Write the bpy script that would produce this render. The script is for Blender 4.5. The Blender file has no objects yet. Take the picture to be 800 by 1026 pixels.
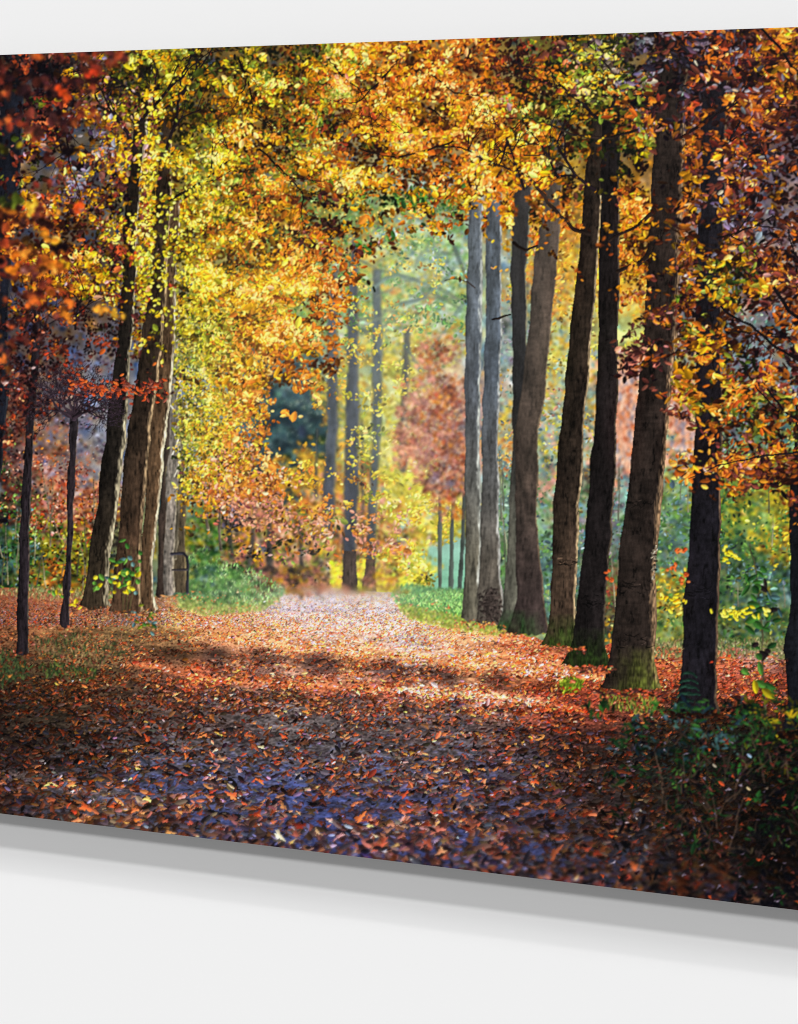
import numpy as np, math
# ---------------------------------------------------------------- the printed picture
S = 2                                   # samples per unit of the layout
X0, Y0, X1, Y1 = -90, 5, 975, 945       # extent of the layout
W, H = (X1-X0)*S, (Y1-Y0)*S
rng = np.random.default_rng(7)
F = np.float32
YY, XX = np.mgrid[0:H, 0:W].astype(F)
PX = X0 + (XX+.5)/S; PY = Y0 + (YY+.5)/S
del XX, YY

def up(g, h, w):
    """smooth resample of a small array to h x w"""
    gh, gw = g.shape[:2]
    fy = np.linspace(0, gh-1.001, h); fx = np.linspace(0, gw-1.001, w)
    iy = fy.astype(int); ix = fx.astype(int)
    ty = (fy-iy); tx = (fx-ix); ty = ty*ty*(3-2*ty); tx = tx*tx*(3-2*tx)
    if g.ndim == 3: ty = ty[:, None, None]; tx = tx[None, :, None]
    else: ty = ty[:, None]; tx = tx[None, :]
    rows = g[iy]*(1-ty) + g[np.minimum(iy+1, gh-1)]*ty
    return (rows[:, ix]*(1-tx) + rows[:, np.minimum(ix+1, gw-1)]*tx).astype(F)

def noise(sx, sy, h=H, w=W, r=None):
    """value noise 0..1, cell sx by sy layout units"""
    r = r or rng
    return up(r.random((max(2, int(h/S/sy)+2), max(2, int(w/S/sx)+2))).astype(F), h, w)

def fbm(sx, sy, octs=4, h=H, w=W):
    a = np.zeros((h, w), F); t = 0; k = 1.0
    for i in range(octs):
        a += noise(sx, sy, h, w)*k; t += k; k *= .55; sx /= 2; sy /= 2
        if min(sx, sy) < .7: break
    return np.clip((a/t-.5)*1.6+.5, 0, 1)

def box(a, r, axis):
    if r < 1: return a
    n = a.shape[axis]
    pad = [(0, 0)]*a.ndim; pad[axis] = (r+1, r)
    c = np.cumsum(np.pad(a, pad, mode='edge'), axis=axis, dtype=np.float64)
    hi = np.take(c, np.arange(2*r+1, 2*r+1+n), axis=axis); lo = np.take(c, np.arange(0, n), axis=axis)
    return ((hi-lo)/(2*r+1)).astype(F)

def blur(a, s):
    """near-gaussian blur, s in layout units"""
    r = max(1, int(round(s*S*.95)))
    for _ in range(3 if s > .6 else 1):
        a = box(box(a, r, 0), r, 1)
    return a

def ctrl(points, nch):
    """normalised gaussian blend of control points (x, y, radius, values...) on a coarse grid"""
    gy, gx = np.mgrid[Y0:Y1:8, X0:X1:8].astype(F)
    acc = np.zeros(gx.shape+(nch,), F); ws = np.zeros(gx.shape, F)+1e-9
    for p in points:
        w = np.exp(-((gx-p[0])**2+(gy-p[1])**2)/(2*p[2]**2))+1e-7
        acc += w[..., None]*np.array(p[3:3+nch], F); ws += w
    return up(acc/ws[..., None], H, W)

def poly_x(pts, y):
    p = np.array(pts, float)
    return np.interp(y, p[:, 0], p[:, 1])

noiseq = fbm(9, 7, 3)
noiseq = np.clip((noiseq-.5)*1.5+.5, 0, 1)
# ---------------------------------------------------------------- layers
class Layer:
    def __init__(s, base=None):
        s.rgb = np.zeros((H, W, 3), F) if base is None else base.copy()
        s.a = np.zeros((H, W), F) if base is None else np.ones((H, W), F)
        s.id = np.zeros((H, W), np.int16)
    def over(s, o, sigma=0):
        """put layer o over this one, defocused by sigma"""
        rgb, a = o.rgb*o.a[..., None], o.a
        if sigma: rgb, a = blur(rgb, sigma), blur(a, sigma)
        s.rgb = s.rgb*(1-a[..., None])+rgb
        m = (a > .45) & (o.id > 0) if not sigma else (a > .5)
        ids = o.id
        if sigma:                       # where the blur spread past the sharp shape keep the nearest old id
            ids = np.where(o.id > 0, o.id, s.id)
        s.id = np.where(m, ids, s.id); s.a = np.maximum(s.a, a)

IDS = {}
def ident(*key):
    if key not in IDS: IDS[key] = len(IDS)+1
    return IDS[key]

def splat(L, x, y, a, b, ang, col, idn, kind='leaf', soft=0.16, clip=None):
    """opaque little leaves, later ones on top. a, b: half length and half width in layout units"""
    x = (np.asarray(x)-X0)*S; y = (np.asarray(y)-Y0)*S
    a = np.broadcast_to(np.asarray(a, F)*S, x.shape); b = np.broadcast_to(np.asarray(b, F)*S, x.shape)
    ang = np.broadcast_to(np.asarray(ang, F), x.shape); idn = np.broadcast_to(np.asarray(idn), x.shape)
    flat, fid, fa = L.rgb.reshape(-1, 3), L.id.reshape(-1), L.a.reshape(-1)
    n = len(x); k = 0
    while k < n:
        m = min(n, k+3000)
        R = int(math.ceil(float(max(a[k:m].max(), b[k:m].max()))))+1
        o = np.arange(-R, R+1)
        oy, ox = np.meshgrid(o, o, indexing='ij'); oy = oy.ravel(); ox = ox.ravel()
        ix = np.floor(x[k:m]).astype(int)[:, None]+ox; iy = np.floor(y[k:m]).astype(int)[:, None]+oy
        dx = ix+.5-x[k:m, None]; dy = iy+.5-y[k:m, None]
        c, s_ = np.cos(ang[k:m])[:, None], np.sin(ang[k:m])[:, None]
        u = (dx*c+dy*s_)/a[k:m, None]; v = (-dx*s_+dy*c)/b[k:m, None]
        if kind == 'leaf':
            w = 1-u*u; inside = (w > 0) & (np.abs(v) < np.clip(w, 0, 1)**.7)
        elif kind == 'lobed':
            r = np.sqrt(u*u+v*v); th = np.arctan2(v, u)
            ph = x[k:m, None]*1.7
            inside = r < .68+.24*np.cos(3*th+ph)+.16*np.cos(7*th+ph*2.3)
        elif kind == 'blade':
            inside = (np.abs(u) < 1) & (np.abs(v-.5*u*u+.2) < (1-np.abs(u))*.9+.1)
        else:
            inside = u*u+v*v < 1
        inside &= (ix >= 0) & (ix < W) & (iy >= 0) & (iy < H)
        if clip is not None:
            inside &= clip[np.clip(iy, 0, H-1), np.clip(ix, 0, W-1)]
        sh = 1+soft*np.sign(v)*np.minimum(1, np.abs(v)*3)+soft*.8*u
        lf, px = np.nonzero(inside)
        ind = iy[lf, px]*W+ix[lf, px]
        flat[ind] = col[k:m][lf]*sh[lf, px, None]
        fid[ind] = idn[k:m][lf]; fa[ind] = 1
        k = m

def stroke(L, pts, w0, w1, col, idn, wob=.6, tex=.15, clip=None):
    """tapered stroke through pts (layout units), half widths w0 to w1"""
    pts = np.array(pts, float); d = np.r_[0, np.cumsum(np.hypot(*np.diff(pts, axis=0).T))]
    n = max(4, int(d[-1]*S*1.2)); t = np.linspace(0, d[-1], n)
    x = np.interp(t, d, pts[:, 0]); y = np.interp(t, d, pts[:, 1])
    kn = max(3, int(d[-1]/9)+2); q = np.linspace(0, d[-1], kn)
    x = x+np.interp(t, q, rng.normal(0, wob, kn)); y = y+np.interp(t, q, rng.normal(0, wob, kn))
    w = np.interp(t, [0, d[-1]], [w0, w1])*(1+.12*np.interp(t, q, rng.normal(0, 1, kn)))
    c = np.array(col, F)*(1+tex*np.interp(t, q, rng.normal(0, 1, kn)))[:, None]
    splat(L, x, y, np.maximum(w, .3), np.maximum(w, .3), 0, c.astype(F), idn, kind='dot', soft=.25, clip=clip)

def sample(f, x, y):
    ix = np.clip(((np.asarray(x)-X0)*S).astype(int), 0, W-1); iy = np.clip(((np.asarray(y)-Y0)*S).astype(int), 0, H-1)
    return f[iy, ix]

PAL = {k: np.array(v, F) for k, v in {
 'Y': [(30,28,12),(88,80,18),(148,134,22),(198,176,30),(236,214,54),(250,238,120)],
 'L': [(18,22,14),(52,60,22),(96,104,30),(138,142,44),(176,178,72),(215,215,120)],
 'G': [(34,20,12),(104,66,16),(168,112,18),(216,152,22),(246,198,42),(255,232,120)],
 'O': [(40,18,14),(108,52,22),(172,86,26),(218,120,32),(244,156,52),(255,208,120)],
 'R': [(34,16,16),(82,32,24),(134,52,32),(182,72,34),(216,104,46),(244,166,112)],
 'M': [(16,10,14),(46,24,26),(80,38,34),(116,56,44),(156,92,74),(205,170,160)],
 'K': [(10,10,14),(24,20,22),(44,34,32),(66,52,44),(96,80,66),(140,128,120)],
 'V': [(30,26,34),(66,56,70),(104,92,108),(128,116,130),(150,138,152),(176,166,178)],
 'N': [(12,24,14),(26,58,28),(50,96,38),(84,132,50),(124,168,70),(176,205,120)],
 'T': [(20,34,40),(44,70,76),(74,108,108),(110,146,138),(150,182,168),(200,220,210)],
 'P': [(90,50,44),(150,88,72),(196,118,90),(226,146,110),(240,178,144),(250,214,190)],
}.items()}
PK = list(PAL); PARR = np.stack([PAL[k] for k in PK])

def tone(pal, t):
    """pal: palette indices, t: 0..1"""
    f = np.clip(t, 0, 1)*4.999; i = f.astype(int); q = (f-i)[:, None]
    return PARR[pal, i]*(1-q)+PARR[pal, i+1]*q

def coarse(points, nch=1):
    gy, gx = np.mgrid[Y0:Y1:6, X0:X1:6].astype(F)
    acc = np.zeros(gx.shape+(nch,), F); ws = np.zeros(gx.shape, F)+1e-12
    for c in points:
        w = np.exp(-((gx-c[0])**2+(gy-c[1])**2)/(2*c[2]**2))+1e-9
        acc += w[..., None]*np.array(c[3:3+nch], F); ws += w
    return acc/ws[..., None]

sizeg = coarse([(0,100,60,1.0),(60,360,40,.66),(110,390,40,.62),(130,200,60,.85),(250,150,80,.86),(250,300,60,.88),(320,330,40,.86),(400,150,80,.9),(450,240,40,.85),(550,120,60,.95),(640,280,30,.8),(700,120,60,1.15),(780,200,60,1.1),(760,350,60,1.1),(740,460,40,1.05),(400,500,120,1),(700,560,100,1),(700,800,100,1)])

def palfield(cells):
    """cells: (x, y, radius, density, brightness, 'PALS') -> coarse grid of density, brightness, palette weights"""
    gy, gx = np.mgrid[Y0:Y1:6, X0:X1:6].astype(F)
    acc = np.zeros(gx.shape+(2+len(PK),), F); ws = np.zeros(gx.shape, F)+1e-12
    for c in cells:
        v = np.zeros(2+len(PK), F); v[0] = c[3]; v[1] = c[4]
        for ch in c[5]: v[2+PK.index(ch)] += 1/len(c[5])
        w = np.exp(-((gx-c[0])**2+(gy-c[1])**2)/(2*c[2]**2))+1e-9
        acc += w[..., None]*v; ws += w
    return acc/ws[..., None]

def at(fld, x, y):
    return fld[np.clip((np.asarray(y)-Y0)/6, 0, fld.shape[0]-1).astype(int), np.clip((np.asarray(x)-X0)/6, 0, fld.shape[1]-1).astype(int)]

def nearest(anchors, x, y):
    if isinstance(anchors, int): return np.full(len(x), anchors)
    A = np.array([(a[0], a[1]) for a in anchors], float)
    d = ((np.asarray(x)[:, None]-A[:, 0])**2+((np.asarray(y)[:, None]-A[:, 1])*.8)**2)
    return np.array([a[2] for a in anchors])[d.argmin(1)]

def foliage(L, fld, n, box_, size, idn, per=14, length=26, lean=.15, jit=.28, bias=0.0, spread_=4.0,
            twig=0.0, aspect=.58, flat=.7, kind='leaf', noisef=None, thr=.0, dark=.0, clip=None, leafang=.8, soft=.16, gam=1.0, carve=None):
    """sprays of leaves along short drooping twigs; fld gives density, brightness and palette"""
    cx = rng.uniform(box_[0], box_[2], n); cy = rng.uniform(box_[1], box_[3], n)
    d = at(fld, cx, cy)[:, 0]
    if noisef is not None: d = d*(.35+1.3*sample(noisef, cx, cy))
    keep = rng.random(n) < np.clip(d-thr, 0, 1)**gam; cx, cy = cx[keep], cy[keep]; n = len(cx)
    if n == 0: return
    th = rng.normal(lean, .55, n)+np.where(rng.random(n) < .5, math.pi, 0)
    ln = length*rng.uniform(.5, 1.3, n)
    t = rng.uniform(-.5, .5, (n, per)); x = cx[:, None]+np.cos(th)[:, None]*t*ln[:, None]
    y = cy[:, None]+np.sin(th)[:, None]*t*ln[:, None]+2*(t*t)*ln[:, None]*.25
    x = x+rng.normal(0, spread_, x.shape); y = y+rng.normal(0, spread_*flat, x.shape)
    spal = pick(at(fld, cx, cy), n); pal = np.repeat(spal[:, None], per, 1)
    own = pick(at(fld, x.ravel(), y.ravel()), n*per).reshape(n, per); sw = rng.random((n, per)) < .2
    pal = np.where(sw, own, pal)
    br = at(fld, x.ravel(), y.ravel())[:, 1].reshape(n, per)
    tt = br*.62+bias+rng.normal(0, .15, n)[:, None]+rng.normal(0, jit*.6, (n, per))
    if noisef is not None: tt = tt+(sample(noisef, x.ravel(), y.ravel()).reshape(n, per)-.5)*.72
    col = tone(pal.ravel(), tt.ravel())
    col = col*rng.normal(1, .06, (n*per, 3))
    ang = (th[:, None]+rng.normal(0, leafang, (n, per))).ravel()
    a = size*at(sizeg, x.ravel(), y.ravel())[:, 0]*rng.lognormal(0, .3, n*per); b = a*aspect*rng.uniform(.55, 1.15, n*per)
    x, y = x.ravel(), y.ravel()
    dd = at(fld, x, y)[:, 0]; ok = rng.random(len(x)) < np.clip(dd*6, 0, 1)
    if carve is not None: ok &= sample(noiseq, x, y)*.6+.4*rng.random(len(x)) < sample(carve, x, y)
    if twig > 0:
        for i in np.nonzero(rng.random(n) < twig)[0]:
            q = np.linspace(-.6, .6, 5)
            stroke(L, np.c_[cx[i]+np.cos(th[i])*q*ln[i], cy[i]+np.sin(th[i])*q*ln[i]+2*q*q*ln[i]*.25], .55, .3, (40, 26, 20), int(nearest(idn, [cx[i]], [cy[i]])[0]), clip=clip)
    splat(L, x[ok], y[ok], a[ok], b[ok], ang[ok], col[ok].astype(F), nearest(idn, x[ok], y[ok]), kind=kind, clip=clip, soft=soft)

def pick(v, n):
    c = np.cumsum(v[:, 2:], axis=1); c = c/c[:, -1:]
    return (rng.random(n)[:, None] > c).sum(1).clip(0, len(PK)-1)

def trunk(L, rows, body, rim, idn, rimw=.16, rimside=1, moss=None, tex=.22, band=.12, dark=0.8, rough=.8, top=None, crack=.5, seed=0, lowtint=None, clip=None):
    """rows: (y, left, right); body and rim: colours; bark drawn from several bands of noise"""
    r = np.array(rows, float); y0, y1 = r[0, 0], r[-1, 0]
    i0, i1 = max(0, int((y0-Y0)*S)), min(H, int((y1-Y0)*S)+4)
    xa, xb = r[:, 1].min()-6, r[:, 2].max()+6
    j0, j1 = max(0, int((xa-X0)*S)), min(W, int((xb-X0)*S))
    if j1 <= j0 or i1 <= i0: return
    px, py = PX[i0:i1, j0:j1], PY[i0:i1, j0:j1]; h, w = px.shape
    rr = np.random.default_rng(100+seed)
    ys = py[:, 0]; wob = lambda s, a: np.interp(ys, np.arange(y0-20, y1+20, s), rr.normal(0, a, len(np.arange(y0-20, y1+20, s))))
    xl = np.interp(ys, r[:, 0], r[:, 1])+wob(16, rough*.8)+wob(4, rough*.22)
    xr = np.interp(ys, r[:, 0], r[:, 2])+wob(16, rough*.8)+wob(4, rough*.22)
    fl = min(4.5, (xr-xl).mean()*.16)*np.exp(-np.clip(y1-ys, 0, 99)/5.0); xl = xl-fl; xr = xr+fl
    t = (px-xl[:, None])/np.maximum(xr-xl, 1)[:, None]
    foot = y1+noise(3, 60, h, w, rr)*3-4+3.0*np.clip(1-(2*t-1)**2, 0, 1)
    m = (t > 0) & (t < 1) & (py < foot)
    if clip is not None: m &= clip[i0:i1, j0:j1]
    hw = (xr-xl).mean()
    n1 = noise(max(1.2, hw*.10), 9, h, w, rr); n2 = noise(1.0, 3.5, h, w, rr); n3 = noise(max(3, hw*.4), 26, h, w, rr)
    n4 = noise(max(4, hw*.5), 1.6, h, w, rr)
    n5 = noise(max(2, hw*.2), 3, h, w, rr)
    lum = 1+tex*((n1-.5)*1.3+(n2-.5)*1.0+(n5-.5)*.9)+(n3-.5)*.55+band*.45*(n4-.5)*2*(n3 > .45)
    lum *= np.where((n1 < .22) & (n2 < .5), 1-crack*.6, 1)
    side = t if rimside > 0 else 1-t
    shade = dark+(1-dark)*np.clip(side*1.3, 0, 1)
    c = np.array(body, F)[None, None, :]*lum[..., None]*shade[..., None]
    if lowtint is not None:
        q = np.clip((py-lowtint[0])/max(1, lowtint[1]-lowtint[0]), 0, 1)[..., None]
        c = c*(1-q)+np.array(lowtint[2], F)*lum[..., None]*shade[..., None]*q
    rv = np.interp(ys, np.arange(y0-30, y1+30, 22), rr.uniform(.55, 1.15, len(np.arange(y0-30, y1+30, 22))))[:, None]
    ww = rimw*rv
    k = np.clip((side-(1-ww))/(.8*ww)+((n2-.5)*.6+(n1-.5)*.5)*np.clip((side-(1-1.6*ww))*6, 0, 1), 0, 1)*(rimw > 0)
    k = k*np.clip(.35+.9*n3+.3*rv, 0, 1)
    c = c*(1-k[..., None])+np.array(rim, F)*(0.75+.5*n2[..., None])*k[..., None]
    edge = np.clip(np.minimum(t, 1-t)*hw/1.6, 0, 1)[..., None]
    c = c*(.75+.25*edge)
    if moss is not None:
        mh, mc, ms = moss                          # height, colour, side (-1 left, 0 both, 1 right)
        q = np.clip((py-(y1-mh))/mh, 0, 1)**.8*(.3+1.2*noise(5, 8, h, w, rr))
        if ms: q = q*np.clip((t if ms > 0 else 1-t)*1.7-.1, 0, 1)
        q = np.clip(q, 0, 1)[..., None]
        c = c*(1-q*.8)+np.array(mc, F)*(.35+.7*n2[..., None]+.4*n5[..., None])*shade[..., None]*q*.8
    L.rgb[i0:i1, j0:j1][m] = np.clip(c, 0, 255)[m]; L.id[i0:i1, j0:j1][m] = idn; L.a[i0:i1, j0:j1][m] = 1
import time
T0 = time.time()
# ---------------------------------------------------------------- far wood: soft colour behind everything
bg = ctrl([
 (-60,100,60,60,44,40),(0,60,50,50,38,36),(30,130,50,70,62,60),(75,150,30,88,84,84),(120,90,40,62,54,40),(60,230,50,70,58,50),(60,330,50,72,60,66),
 (95,380,26,124,128,136),(60,440,30,110,110,122),(20,440,30,120,80,60),(40,470,26,150,92,70),(95,470,24,140,142,144),(75,500,26,130,110,104),(20,520,30,84,84,66),(85,545,30,118,124,74),
 (40,575,30,112,112,62),(-50,500,60,60,70,60),(0,570,30,60,90,70),
 (170,120,50,74,60,26),(200,200,50,120,110,50),(195,320,26,150,150,90),(190,400,22,120,124,110),(200,450,20,130,130,110),(185,520,24,96,110,84),
 (250,110,60,100,74,30),(250,250,50,150,130,60),(270,400,34,74,96,104),(285,440,26,50,78,86),(262,500,24,150,116,80),(280,470,14,52,74,84),
 (230,520,22,160,120,70),(215,545,20,130,130,90),(300,505,30,176,140,84),(300,555,30,166,142,110),(265,555,24,150,116,88),
 (320,330,30,120,140,100),(345,250,30,140,150,80),(360,150,40,150,120,60),(390,270,30,162,182,104),(400,330,30,168,180,92),(410,230,22,150,176,130),(415,300,16,170,205,170),
 (362,330,14,120,140,100),(395,190,24,96,130,110),(430,280,30,120,160,96),(455,190,16,96,136,176),(450,260,22,130,160,150),(460,330,20,150,170,140),
 (340,470,22,190,160,70),(360,420,20,160,176,100),(395,420,24,190,196,70),(400,370,20,186,190,84),(405,470,22,220,200,70),(430,350,24,180,120,90),(430,420,28,178,104,92),(445,470,18,180,110,90),
 (395,520,20,226,206,60),(412,545,16,232,216,70),(385,560,24,214,170,70),(350,560,20,190,170,90),(330,575,20,170,130,100),(400,575,16,210,196,80),
 (440,530,14,132,184,166),(430,560,14,128,186,160),(450,560,14,124,176,150),(440,600,20,110,150,90),
 (505,260,14,150,176,180),(508,330,14,110,140,150),(508,430,12,150,150,120),(505,500,14,120,150,126),(506,570,12,110,140,110),
 (555,330,18,160,176,130),(550,420,16,150,170,150),(548,480,16,130,160,140),(548,560,14,90,140,100),
 (575,330,10,200,170,70),(586,400,10,170,160,110),(590,480,10,110,130,110),
 (540,230,30,170,140,80),(500,150,50,140,100,44),(590,120,50,110,100,30),(640,160,34,190,130,50),(636,270,20,210,140,50),(634,330,16,160,170,90),
 (628,385,16,226,140,110),(630,430,16,196,116,90),(618,460,10,96,130,130),(622,520,14,110,140,120),(610,580,12,90,110,80),
 (690,280,24,140,120,110),(688,350,18,180,130,100),(686,400,14,214,130,96),(680,440,14,216,136,104),(680,490,16,130,160,100),(680,540,18,96,124,90),(678,600,20,150,150,70),
 (735,260,30,142,134,140),(770,300,30,128,122,112),(755,340,20,98,114,134),(770,240,24,150,130,120),(745,390,24,110,120,130),(735,440,22,90,130,110),(770,440,20,96,150,96),
 (740,500,24,104,136,70),(775,500,22,140,140,60),(760,550,26,84,112,60),(730,560,20,70,100,70),(700,600,26,120,130,70),(760,610,30,90,106,66),
 (700,120,60,70,46,50),(780,120,50,96,62,50),(790,180,30,100,90,100),(860,300,60,120,110,90),(880,500,60,90,110,60),(900,120,60,80,50,40),
 (650,650,26,140,150,96),(760,640,26,120,130,96)], 3)
n1 = fbm(46, 40, 4)[..., None]; n2 = fbm(12, 10, 3)[..., None]
glow = np.exp(-((PX-395)/120)**2-((PY-400)/200)**2)[..., None]
bg = bg*(.74+.34*n1+.22*n2); bg = bg*(1-.3*glow)+np.array([206,214,160], F)*.3*glow
B = Layer(np.clip(bg, 0, 255)); del n1, n2
W_ID = ident('background_woodland', '')
B.id[:] = W_ID

def hue_dabs(L, n, box_, size, jit, amp, idn, fld=None, aspect=.7, vert=False, kind='dot'):
    """blots whose colour wanders around what is already there"""
    x = rng.uniform(box_[0], box_[2], n); y = rng.uniform(box_[1], box_[3], n)
    c = sample(L.rgb, x, y)
    k = rng.normal(0, 1, (n, 1))
    warm = rng.normal(0, 1, (n, 1))
    c = c*(1+amp*k)+warm*np.array([[1, .35, -.7]])*jit
    a = size*rng.lognormal(0, .35, n)
    splat(L, x, y, a, a*aspect, (math.pi/2+rng.normal(0, .3, n)) if vert else rng.uniform(0, 6, n), np.clip(c, 4, 255).astype(F), np.full(n, idn), kind=kind, soft=.08)

hue_dabs(B, 9000, (X0, 40, X1, 660), 5.5, 22, .2, W_ID)
hue_dabs(B, 12000, (X0, 40, X1, 660), 3.2, 26, .26, W_ID)
B.rgb = blur(B.rgb, 2.4)
hue_dabs(B, 16000, (X0, 40, X1, 640), 2.0, 26, .28, W_ID, kind='leaf')
# light specks between the leaves
n = 420; x = rng.uniform(330, 470, n); y = rng.uniform(180, 340, n)
splat(B, x, y, rng.uniform(1, 3, n), rng.uniform(1, 2.4, n), 0, (np.array([[205,222,205]])+rng.normal(0,18,(n,3))).astype(F), np.full(n, W_ID), kind='dot')
B.rgb = blur(B.rgb, .8)

fcol = lambda *c: np.array(c, F)
# far field, seen between the saplings
m = (PX > 398) & (PX < 470) & (PY > 505+8*noise(9, 9)) & (PY < 606)
q = (.93+.14*fbm(20, 6, 3))[..., None]
g = np.clip((PY-520)/60, 0, 1)[..., None]
fieldc = (np.array([150,190,182], F)*(1-g)+np.array([118,182,148], F)*g)*q
B.rgb[m] = fieldc[m]; B.id[m] = ident('meadow', '')

# far trees
Fa = Layer()
TF = ident('far_tree', 'trunk', 1), ident('far_tree', 'trunk', 2), ident('far_tree', 'trunk', 3)
trunk(Fa, [(270,333,339),(330,328,338),(430,328,339),(480,325,336),(537,323,335)], (54,60,74), (150,130,90), TF[0], rimw=.14, seed=1, dark=.9)
trunk(Fa, [(240,352,359),(330,348,359),(430,347,360),(500,345,359),(540,344,358),(592,344,358)], (46,50,64), (150,140,90), TF[1], rimw=.12, seed=2, dark=.9)
trunk(Fa, [(270,374,382),(350,374,383),(440,374,382),(490,370,378),(540,368,377),(594,366,376)], (62,70,78), (170,170,90), TF[2], rimw=.1, seed=3, dark=.9)
for k, (pts, w0, w1) in enumerate([([(363,420),(364,510),(363,592)],.8,1.4), ([(256,500),(254,530),(249,572)],1.6,2.4), ([(268,490),(270,530),(271,575)],2,3),
        ([(228,520),(232,560)],2,3), ([(300,520),(303,570)],1,1.6), ([(408,330),(406,400),(404,470)],3,4), ([(318,430),(317,500)],1,1.5)]):
    stroke(Fa, pts, w0, w1, (64,60,58), W_ID)
for _ in range(26):
    x0, y0 = rng.uniform(335,468), rng.uniform(190,340); a = rng.normal(-.5,.7)+(math.pi if x0 > 420 and rng.random() < .7 else 0); l = rng.uniform(18,60)
    stroke(Fa, [(x0,y0),(x0+math.cos(a)*l*.5,y0+math.sin(a)*l*.5+2),(x0+math.cos(a)*l,y0+math.sin(a)*l)], .9,.4, (84,92,74), W_ID)
for pts in ([(402,305),(425,298),(448,280),(460,258)], [(430,352),(448,330),(466,300)], [(370,292),(385,279),(400,276),(430,285)], [(455,246),(463,270),(470,290)], [(405,345),(415,360),(422,372)]):
    stroke(Fa, pts, 1.6, .9, (78,98,92), W_ID)
B.over(Fa, .9)
# evergreen
E = Layer(); ever = palfield([(275,400,16,1.1,.26,'T'),(300,400,14,1.1,.3,'T'),(286,425,18,1.2,.22,'T'),(310,455,12,1.1,.22,'TN'),(280,475,14,1.2,.2,'T'),(264,490,8,.7,.3,'T'),(318,452,12,.9,.3,'TN'),(255,380,12,.6,.3,'TK'),
    (330,360,14,.1,.3,'T'),(230,430,16,0,.3,'T'),(340,440,14,0,.3,'T'),(285,520,20,0,.3,'T'),(320,500,16,0,.3,'T'),(280,350,16,.5,.45,'T'),(335,470,10,0,.3,'T'),(250,450,12,0,.3,'T')])
foliage(E, ever, 620, (240,340,335,515), 2.6, ident('evergreen_tree', ''), per=10, length=16, spread_=3.5, jit=.2)
B.over(E, 1.4)
# far crowns: lime and gold leaves over the far trunks
C = Layer()
cr = palfield([(350,300,24,.5,.75,'YN'),(385,300,24,.55,.8,'YN'),(420,330,20,.4,.8,'YNO'),(345,380,20,.35,.7,'YG'),(390,390,20,.45,.75,'Y'),(365,440,20,.4,.75,'YL'),(400,440,16,.7,.85,'Y'),
    (405,480,18,.9,.9,'Y'),(405,505,16,1.3,.95,'Y'),(425,520,12,1.2,.95,'Y'),(395,550,14,.8,.9,'YG'),(412,560,12,1.2,1.0,'Y'),(385,575,12,.5,.9,'Y'),(350,480,16,.3,.7,'GO'),(330,470,14,.25,.75,'GP'),
    (300,470,18,.35,.75,'G'),(305,500,20,1.,.72,'GO'),(330,510,18,.8,.62,'OP'),(300,530,20,.9,.6,'GPL'),(345,540,18,.9,.55,'OPG'),(380,535,20,1.2,.58,'OP'),(385,550,14,.9,.6,'OP'),(270,530,20,.8,.55,'OPG'),
    (250,500,18,.9,.62,'GP'),(235,540,20,.8,.5,'GPK'),(300,560,24,.7,.45,'PKL'),(330,580,14,.6,.4,'PK'),(455,300,16,.2,.7,'YN'),(440,240,20,.5,.85,'NT'),(410,260,24,.6,.85,'NTY'),(375,250,20,.7,.72,'NYG'),(395,285,20,.7,.8,'YNG'),(365,330,14,.5,.75,'YG'),(395,350,16,.6,.8,'YG'),
    (345,255,20,.5,.7,'NG'),(440,560,14,0,.5,'Y'),(440,440,12,0,.5,'P'),(480,400,30,0,.5,'Y'),(290,430,22,.0,.5,'G'),(275,400,16,0,.5,'G'),(310,600,10,0,.5,'G'),(340,220,30,.8,.6,'GN'),(400,200,30,.8,.7,'GN')])
foliage(C, cr, 2300, (225,190,470,592), 2.3, [(300,520,ident('golden_thicket','')),(390,500,ident('lime_crown','')),(390,300,ident('lime_crown','')),(380,545,ident('copper_crown',''))], per=12, length=18, spread_=4, jit=.24, bias=.08)
B.over(C, 1.1)
B.over(Fa, .8)
C = Layer()
foliage(C, cr, 760, (225,190,470,590), 1.9, [(300,520,ident('golden_thicket','')),(390,500,ident('lime_crown','')),(390,300,ident('lime_crown','')),(380,545,ident('copper_crown',''))], per=12, length=18, spread_=4, jit=.3, bias=.14)
B.over(C, .6)
# bright gaps of sunlit meadow low behind the trunks
C = Layer(); n = 330
x = np.r_[rng.normal(337,4,60), rng.normal(361,4,60), rng.normal(386,9,210)]; y = np.r_[rng.normal(577,9,60), rng.normal(577,10,60), rng.normal(584,7,210)]
splat(C, x, y, rng.uniform(1,3,n), rng.uniform(1,2.4,n), 0, (np.array([[236,224,50]])+rng.normal(0,16,(n,3))).astype(F), np.full(n, ident('lime_crown','')), kind='dot')
B.over(C, 1.)
trunk_dark = Layer()
trunk(trunk_dark, [(552,345,357),(596,343,358)], (60,46,44), (120,110,60), TF[1], rimw=0, seed=12)
trunk(trunk_dark, [(560,367,375),(596,364,377)], (70,52,42), (120,110,60), TF[2], rimw=0, seed=13)
B.over(trunk_dark, .6)

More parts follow.
